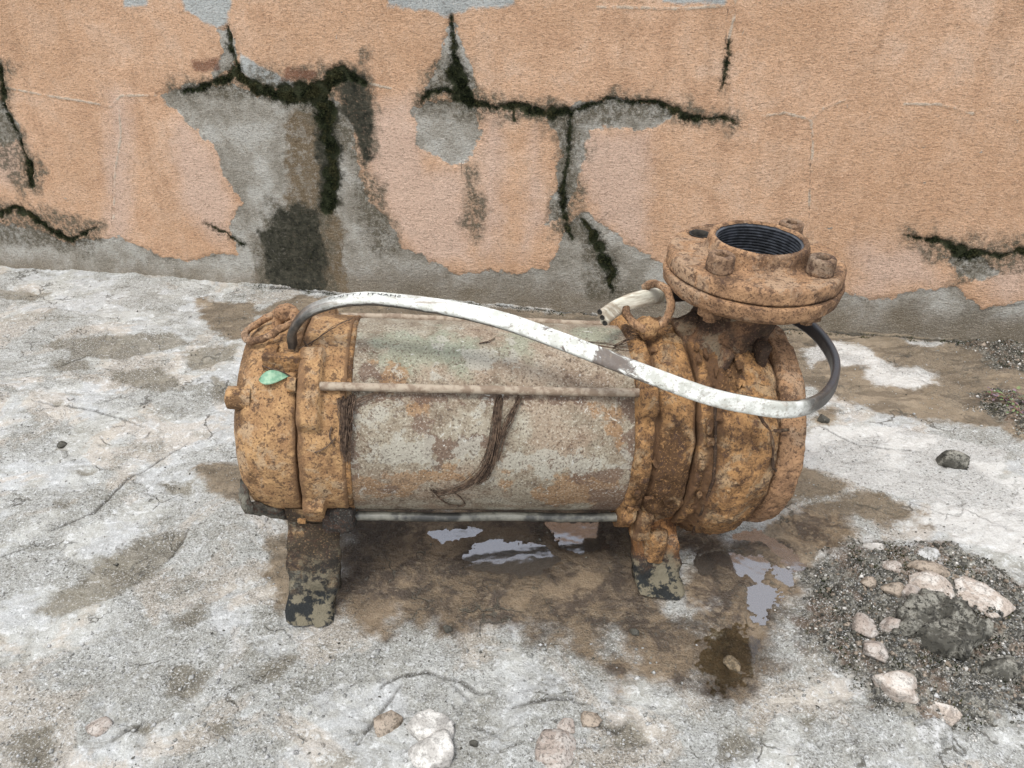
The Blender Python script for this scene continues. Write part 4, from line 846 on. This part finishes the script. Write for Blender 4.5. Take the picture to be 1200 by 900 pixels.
for k in (-1, 0, 1):
    b = Bag(); e = cpath[-1]+Wd[-1]*k*.0066; a = np.arange(14)*2*math.pi/14
    rg = lambda rr, dd: e+T[-1]*dd+rr*(np.cos(a)[:, None]*Wd[-1]+np.sin(a)[:, None]*Nd[-1])
    b.grid(np.stack([rg(.0030, -.001), rg(.0028, .0010), rg(.0019, .0010), rg(.0017, .0003), rg(.0001, .0003)]), cv=True)
    part('cable_core', b.mesh('cable_core', True), M_black, cable)
# printing on the cable (reads upside down from here)
fc = bpy.data.curves.new('cable_print', 'FONT'); fc.body = 'SHAKTI  LTTIKO'; fc.size = 1.0; fo = bpy.data.objects.new('tmp', fc); COL.objects.link(fo)
bpy.context.view_layer.update(); dg_ = bpy.context.evaluated_depsgraph_get(); tm = bpy.data.meshes.new_from_object(fo.evaluated_get(dg_)); bpy.data.objects.remove(fo)
tv = np.array([v.co[:] for v in tm.vertices]); wdt = tv[:, 0].max()
def cab(s, across, lift):
    i = np.interp(s, run, np.arange(len(run))); f = lambda A: np.stack([np.interp(i, np.arange(len(run)), A[:, k]) for k in range(3)], -1)
    return f(cpath)+f(Wd)*across[:, None]+f(Nd)*lift
s_a = np.interp(14*3.05, np.arange(len(run)), run); s_b = np.interp(14*5.0, np.arange(len(run)), run)
sx = s_b-(tv[:, 0]/wdt)*(s_b-s_a); up = -.0050+(1-tv[:, 1])*.0062
VT = cab(sx, up-.0005, HT+.00012)
tme = new_mesh('printed_lettering', VT, [tuple(p.vertices) for p in tm.polygons], False)
part('printed_lettering', tme, mat_plain('ink', (.03, .03, .035), (.07, .065, .06), 90, .7), cable)

# ------------------------------------------------------------------ dry roots, leaf
def strands(name, paths, n, spread, rad, label, seed, cat='dried roots', taper=True):
    r = np.random.default_rng(seed); b = Bag()
    for _ in range(n):
        p = paths[r.integers(len(paths))]; a0, a1 = sorted(r.uniform(0, 1, 2)) if r.uniform() < .5 else (0, 1)
        if a1-a0 < .25: a0, a1 = 0, 1
        q = catmull(p, 8); idx = np.linspace(a0*(len(q)-1), a1*(len(q)-1), 14); q = np.stack([np.interp(idx, np.arange(len(q)), q[:, k]) for k in range(3)], -1)
        off = r.normal(size=3)*spread; wob = fbm(q+r.uniform(0, 9, 3), 60, 2)[:, None]*r.normal(size=3)*spread*1.6
        env = (.5+.5*np.sin(np.linspace(.3, 2.6, 14)))[:, None]
        q = q+off*env+wob; q[:, 1] -= .0006
        tube(b, q, rad*r.uniform(.5, 1.3)*np.linspace(1, .5, 14), 4)
    V = np.concatenate(b.V); Vw = np.array([from_pump(v) for v in V]); me = new_mesh(name, Vw, b.F, True)
    return obj(name, me, M_root, None, label, cat)
def sr(l, r=.1135): return [pl_r(x, y, r) for x, y in l]
strands('root_bundle', [sr([(585, 466), (582, 490), (578, 520), (570, 545), (555, 562), (536, 572), (516, 577), (508, 573)]), sr([(586, 466), (584, 500), (579, 530), (572, 556), (560, 566)]), sr([(608, 466), (596, 490), (586, 515), (580, 540)])], 90, .0022, .00050, 'brown dry root bundle hanging from the upper rod across the grey shell', 4)
strands('loose_tendril', [sr([(508, 574), (516, 584), (530, 592), (545, 592), (540, 582), (528, 574)]), sr([(530, 575), (544, 588), (540, 593), (524, 590)])], 7, .0008, .00045, 'thin looped tendril at the lower end of the root bundle', 6, 'tendril')
strands('root_mat', [sr([(404, 466), (404, 490), (403, 515), (407, 540)], .1165), sr([(412, 462), (408, 485), (406, 510), (405, 530)], .1165), sr([(398, 468), (402, 480), (404, 500)], .1165)], 120, .0022, .00050, 'dark fibrous root mat over the joint between bell and shell', 8)
strands('dry_twig', [sr([(350, 408), (368, 400), (382, 388), (400, 378), (412, 372)], .117), sr([(356, 400), (362, 408), (366, 412)], .117)], 5, .0010, .0007, 'thin dry twig lying across the top of the rusty bell', 9, 'twig')
strands('dry_twig', [sr([(308, 428), (320, 432), (334, 436), (350, 446)], .117)], 4, .0008, .0007, 'short dry twig just above the green leaf', 10, 'twig')
strands('dry_twig', [sr([(420, 440), (430, 455), (440, 462), (415, 462)], .117), sr([(400, 484), (420, 470), (438, 462)], .118)], 6, .0012, .0006, 'bent dry twig crossing the upper rod near the bell', 12, 'twig')
strands('root_strand', [sr([(720, 406), (738, 398), (752, 396), (760, 400)], .119), sr([(690, 402), (712, 404), (735, 408), (752, 402)], .117), sr([(745, 396), (740, 392), (736, 398)], .118)], 16, .0016, .0006, 'wiry roots caught beside the rusty ring at the right end of the shell', 14)
strands('root_strand', [sr([(548, 384), (552, 392), (560, 388), (566, 392)], .1125), sr([(562, 402), (572, 400), (580, 396)], .1125)], 4, .0006, .0005, 'hair thin root curled on top of the shell under the cable', 15)
strands('root_strand', [sr([(388, 500), (386, 512), (392, 524)], .1165), sr([(370, 530), (384, 522), (394, 512)], .1165)], 5, .0008, .0006, 'short root scrap stuck to the bell below the rod lug', 16)
# leaf
lc = pl_r(322, 443, .1155); a = math.atan2(lc[2]-CZ, lc[1]); nrm = np.array([0, math.cos(a), math.sin(a)]); tg = np.array([0, -math.sin(a), math.cos(a)]); 
if tg[2] < 0: tg = -tg
ex = np.array([1, 0, 0.]); V = []; nL = 14; mW = 5
for i_ in range(nL):
    s_ = i_/(nL-1); half = .0082*math.sin(math.pi*min(1, s_*1.02)**.75)*(1-.25*s_)+.0002
    for j_ in range(mW):
        t_ = (j_/(mW-1))*2-1; V.append(lc+ex*((s_-.5)*.030)+tg*(t_*half+(s_-.5)*.006)+nrm*(.0012+.0016*abs(t_)+.0018*math.sin(s_*5)))
V = np.array([from_pump(v) for v in V]); F = [tuple(f) for f in grid_faces(nL, mW)]
lo = obj('leaf', new_mesh('leaf', V, F), mat_plain('leaf_green', (.13, .27, .17), (.24, .38, .25), 160, .5), None, 'small pale green leaf stuck on the rusty bell', 'leaf')
md = lo.modifiers.new('thick', 'SOLIDIFY'); md.thickness = .0004

# ------------------------------------------------------------------ stones and rubble
def stone_mesh(name, sx, sy, sz, seed, cut=15, sub=4, rough=.03):
    r = np.random.default_rng(seed); u = np.linspace(0, math.pi, 22); v = np.arange(36)*2*math.pi/36; A, B = np.meshgrid(u, v, indexing='ij')
    D = np.stack([np.sin(A)*np.cos(B), np.sin(A)*np.sin(B), np.cos(A)], -1); R = np.full(A.shape, 1.15)
    for _ in range(cut):                              # facets: planes that chip the lump
        n = r.normal(size=3); n /= np.linalg.norm(n); n[2] *= .7; h_ = r.uniform(.55, .80); dn = D@n; R = np.where(dn > .12, np.minimum(R, h_/np.maximum(dn, .12)), R)
    R = R*(1+fbm(D, 3.5, 4, .6, seed)*rough*3+fbm(D, 12, 3, .6, seed+5)*rough)
    P = D*R[..., None]*np.array([sx, sy, sz])*1.25; b = Bag(); b.grid(P, cv=True, flip=True); return b.mesh(name, True)
MS_w = mat_stone('pale_stone', (.42, .40, .37), (.64, .62, .58), 1., .35); MS_p = mat_stone('pinkish_stone', (.34, .285, .245), (.48, .44, .40), 5.); MS_t = mat_stone('tan_stone', (.20, .16, .12), (.36, .30, .24), 9.)
MS_g = mat_stone('grey_chip', (.30, .30, .28), (.50, .50, .49), 13.); MS_d = mat_stone('dark_crust', (.070, .067, .056), (.25, .24, .205), 17., .9); MS_b = mat_stone('pinkish_white_stone', (.44, .375, .32), (.60, .56, .51), 21., .45)
MS_u = mat_stone('sunken_stone', (.13, .095, .055), (.22, .17, .11), 25.)
STN = [  # px, py, width px, depth ratio, height ratio, material, rotation, seed, label, embed
    (500, 851, 50, .85, .35, MS_w, .2, 1, 'flat pale grey stone, upper of the two at the lower middle', .12),
    (512, 884, 52, .8, .38, MS_w, -.3, 2, 'grey stone cut by the bottom edge, just below the flat pale one', .12),
    (456, 846, 30, .9, .35, MS_t, .5, 3, 'tan stone half sunk left of the flat pale grey stone', .55),
    (648, 886, 50, .8, .4, MS_p, .1, 4, 'pinkish stone half sunk in concrete at the bottom edge', .5),
    (690, 846, 26, .8, .35, MS_t, .3, 5, 'peach coloured pebble above the sunk pinkish stone', .6),
    (664, 852, 20, .9, .35, MS_p, .6, 6, 'tiny peach chip in the concrete left of the peach pebble', .6),
    (1082, 694, 42, .70, .30, MS_b, -.45, 7, 'broken pinkish white stone, left of the pair on the rubble mound', .25),
    (1146, 704, 48, .85, .30, MS_b, -.5, 8, 'broken pinkish white stone with a pit, right of the pair on the mound', .25),
    (1046, 699, 24, .7, .45, MS_t, .2, 9, 'small tan stone just left of the broken white pair', .35),
    (1064, 704, 20, .8, .5, MS_p, .9, 10, 'small pinkish stone wedged against the left broken white stone', .35),
    (1043, 670, 20, .8, .4, MS_p, .2, 11, 'small pink stone at the top of the rubble mound', .4),
    (1016, 688, 20, .8, .45, MS_t, .7, 12, 'brownish pebble near the upper left of the rubble mound', .4),
    (1090, 674, 48, .45, .25, MS_t, -.35, 13, 'long brown stone behind the left broken white stone', .5),
    (1009, 742, 26, .9, .6, MS_p, .9, 14, 'upright wedge shaped tan stone on the left of the mound', .25),
    (1042, 745, 24, .8, .5, MS_p, .4, 15, 'pinkish stone beside the mossy mortar slab', .35),
    (1022, 772, 30, .75, .4, MS_p, -.3, 16, 'smooth pink stone below the wedge shaped one', .4),
    (1048, 820, 50, .62, .35, MS_b, -.45, 17, 'whitish triangular stone at the lower edge of the mound', .3),
    (1106, 842, 30, .6, .35, MS_b, -.5, 18, 'small peach and white stone right of the triangular one', .45),
    (1090, 862, 44, .8, .25, MS_g, .2, 19, 'pale grey stone sunk flat below the mound', .7),
    (1020, 645, 24, .8, .3, MS_w, .2, 20, 'pale stone at the far edge of the rubble mound', .5),
    (1113, 543, 34, .45, .55, MS_d, -.5, 21, 'dark flaky lump of mortar alone on the bare concrete at right', .15),
    (120, 852, 26, .8, .3, MS_p, .2, 23, 'pinkish stone sunk in the concrete at lower left', .6),
    (861, 776, 18, 1.0, .6, MS_u, .2, 26, 'yellow brown stone lying under water in the muddy hole', .3),
    (744, 742, 12, .8, .5, MS_d, .2, 27, 'small dark clod on the brown stain below the right foot', .2),
    (524, 737, 10, .8, .5, MS_d, .5, 28, 'small dark clod on the lower edge of the brown stain', .2),
    (964, 494, 13, .8, .6, MS_d, .5, 30, 'small black clod right of the volute', .2),
    (72, 521, 12, .8, .5, MS_d, .5, 31, 'small dark clod alone on the pale concrete at left', .2),
    (1090, 655, 22, .7, .4, MS_g, .3, 32, 'grey stone on the upper right of the mound', .4),
    (1170, 790, 34, .6, .5, MS_d, -.4, 33, 'dark mortar clod at the right edge of the mound', .3),
    (556, 874, 9, .5, .5, MS_d, -.4, 34, 'tiny black chip right of the two grey stones', .1),
]
for (px, py, wpx, dr, hr, mt, rz, sd, lab, emb) in STN:
    g = gp(px, py); k = (np.linalg.norm(g-np.array([0, 0, CAM_H])))/CAM_F*1.0; sx = wpx/2*k*.92; sy = sx*dr*1.15; sz = max(sx*hr*1.1, .0035)
    me = stone_mesh('stone', sx, sy, sz, sd); me.materials.append(mt)
    nm = 'clod' if mt is MS_d else ('pebble' if wpx < 24 else 'stone')
    o = obj(nm, me, mt, None, lab, {'clod': 'clod', 'pebble': 'pebble'}.get(nm, 'stone'))
    zz_ = gz(g[0], g[1]); o.location = (g[0], g[1], zz_+sz*(1-2*emb)*.6); o.rotation_euler = (0, 0, rz)
# mossy mortar slab, broken edge towards us
out = GP([(1050, 732), (1062, 716), (1085, 712), (1104, 718), (1122, 728), (1134, 742), (1150, 752), (1146, 772), (1128, 784), (1112, 783), (1094, 775), (1080, 764), (1066, 752), (1048, 748)]); cen = out.mean(0)
b = Bag(); rows = []
m = resample(np.vstack([out, out[:1]]), .004)[:-1]; m3 = np.column_stack([m, m[:, 0]*0]); m = m+np.stack([fbm(m3, 60, 3, .6, 3), fbm(m3, 60, 3, .6, 8)], 1)*.014
for s_, zz_ in [(1.0, .004), (1.02, .010), (1.01, .017), (.97, .020)]+[(q_, .021) for q_ in np.linspace(.9, .02, 14)]:
    rows.append(np.column_stack([cen+(m-cen)*s_, np.full(len(m), zz_)]))
P = np.array(rows); P[..., 2] += np.where(P[..., 2] > .012, fbm(P, 60, 4, .7, 4)*.013+fbm(P, 20, 2)*.007, 0); P[..., :2] += (fbm(P, 90, 3, .6, 9)*.006)[..., None]
b.grid(P, cv=True); slab = obj('mortar_slab', b.mesh('mortar_slab'), MS_d, None, 'broken dark mortar slab with ragged overhanging edge on the rubble mound', 'mortar slab')
slab.location = (0, 0, gz(cen[0], cen[1])+.001)

# loose grit: thousands of grains joined
def grains(name, pts, size, mat, label, seed, cat='grit'):
    r = np.random.default_rng(seed); oct_ = np.array([(1, 0, 0), (-1, 0, 0), (0, 1, 0), (0, -1, 0), (0, 0, 1), (0, 0, -1)], float); fo_ = np.array([(0, 2, 4), (2, 1, 4), (1, 3, 4), (3, 0, 4), (2, 0, 5), (1, 2, 5), (3, 1, 5), (0, 3, 5)])
    n = len(pts); s = (size*r.lognormal(0, .45, n))[:, None, None]*r.uniform(.6, 1.2, (n, 1, 3)); V = oct_[None]*s*r.uniform(.7, 1.2, (n, 6, 1))
    an = r.uniform(0, 6.28, n); c, s_ = np.cos(an)[:, None], np.sin(an)[:, None]; x = V[..., 0]*c-V[..., 1]*s_; y = V[..., 0]*s_+V[..., 1]*c; V = np.stack([x, y, V[..., 2]*.8], -1)+pts[:, None]
    F = (fo_[None]+np.arange(n)[:, None, None]*6).reshape(-1, 3)
    return obj(name, new_mesh(name, V.reshape(-1, 3), F, False), mat, None, label, cat, None, 'stuff')
def sample(mask, n, seed):
    r = np.random.default_rng(seed); idx = r.choice(np.where(mask)[0], n); p = G[idx]+r.uniform(-.0014, .0014, (n, 2)); return np.column_stack([p, z[idx]+.0006])
win = (G[:, 0] > -1.2) & (G[:, 0] < 1.1) & (G[:, 1] > .42) & (wallside > .01) & (G[:, 1] < 1.7)
ng = fbm(G3, 26, 3, .6, 77)
grains('dark_grit', sample(win & (a_gr+ng*.06 > 0) & (ng > -.3), 9000, 1), .0013, MS_d, 'dark coarse grit covering the rubble mound at lower right', 1)
grains('pale_grit', sample(win & (a_gr+ng*.07 > -.004) & (ng > -.15), 2400, 2), .0012, MS_w, 'pale grit grains scattered over the dark rubble mound', 2)
grains('brown_grit', sample(win & (a_gr > .01), 900, 3), .0022, MS_t, 'brown stone crumbs among the dark grit of the mound', 3)
grains('concrete_grit', sample(win & (pu_any < -.004) & (a_st < -.005) & (ng > .12), 8000, 4), .00085, MS_g, 'loose sand grains strewn over the pale concrete', 4)
grains('dark_specks', sample(win & (pu_any < -.004) & (ng < -.05), 3500, 5), .00085, MS_d, 'dark crumbs of dirt strewn over the concrete', 5)
grains('front_gravel', sample(win & (G[:, 1] < .60) & (pu_any < -.004) & (ng > -.1), 1300, 6), .0018, MS_g, 'fine gravel crumbs on the rough concrete nearest the camera', 6)
# moss along the wall foot and on the mound
r1 = np.random.default_rng(8); idx = np.where(win & (wallside < .035) & (ng > .02) & (G[:, 0] > -.6))[0]; idx = r1.choice(idx, 900)
c_ = np.column_stack([G[idx], z[idx]]); tufts('ground_moss', c_, np.tile([0, 0, 1.], (len(c_), 1)), .0032, 3, M_moss, 'thin dark moss line along the foot of the wall', 'moss', 9)
idx = r1.choice(np.where(win & (a_gr > .0) & (ng > .15))[0], 1500); c_ = np.column_stack([G[idx], z[idx]])
tufts('mound_moss', c_, np.tile([0, 0, 1.], (len(c_), 1)), .0030, 3, M_moss, 'dark moss between the stones of the rubble mound', 'moss', 10)

# weed by the right edge
MW = mat_plain('weed_leaf', (.07, .12, .045), (.16, .21, .09), 140, .6); MWp = mat_plain('purple_weed_leaf', (.12, .075, .10), (.21, .15, .18), 140, .6); MWs = mat_plain('weed_stem', (.14, .07, .06), (.22, .13, .09), 100, .7)
def weed(px, py, n, size, label, seed):
    r = np.random.default_rng(seed); g = gp(px, py); root = bpy.data.objects.new('weed', None); COL.objects.link(root); root.location = (g[0], g[1], gz(g[0], g[1])); root['label'] = label; root['category'] = 'weed'; root['group'] = 'weeds by the right edge'
    sb = Bag()
    for k in range(n):
        an = r.uniform(0, 6.28); ln = r.uniform(.5, 1.2)*size; p = catmull([(0, 0, -.002), (math.cos(an)*ln*.3, math.sin(an)*ln*.3, ln*.35), (math.cos(an+.3)*ln, math.sin(an+.3)*ln, ln*r.uniform(.25, .6))], 6); tube(sb, p, .0006, 5)
        for q in range(3):
            c = p[-1-q*4]; la = an+r.uniform(-1, 1); L = size*r.uniform(.25, .42); d = np.array([math.cos(la), math.sin(la), r.uniform(-.1, .6)]); d /= np.linalg.norm(d); s_ = np.cross(d, (0, 0, 1)); s_ /= np.linalg.norm(s_); u_ = np.cross(s_, d)
            V = []
            for i_ in range(6):
                t_ = i_/5; hw = L*.27*math.sin(math.pi*t_**.8)+.0001
                for j_ in (-1, 0, 1): V.append(c+d*L*t_+s_*hw*j_+u_*(abs(j_)*.15*hw-.12*L*t_*t_))
            part('leaf', new_mesh('leaf', V, [tuple(f) for f in grid_faces(6, 3)]), MW if r.uniform() < .6 else MWp, root)
    part('stem', sb.mesh('stem'), MWs, root); return root
weed(1176, 474, 9, .026, 'small purple and green weed on the grit at the right edge', 1)
weed(1192, 488, 7, .020, 'low green weed just below the purple one', 2)
weed(1160, 466, 5, .014, 'tiny sprig left of the purple weed', 3)
weed(1205, 480, 6, .022, 'weed cut by the right edge of the picture', 4)
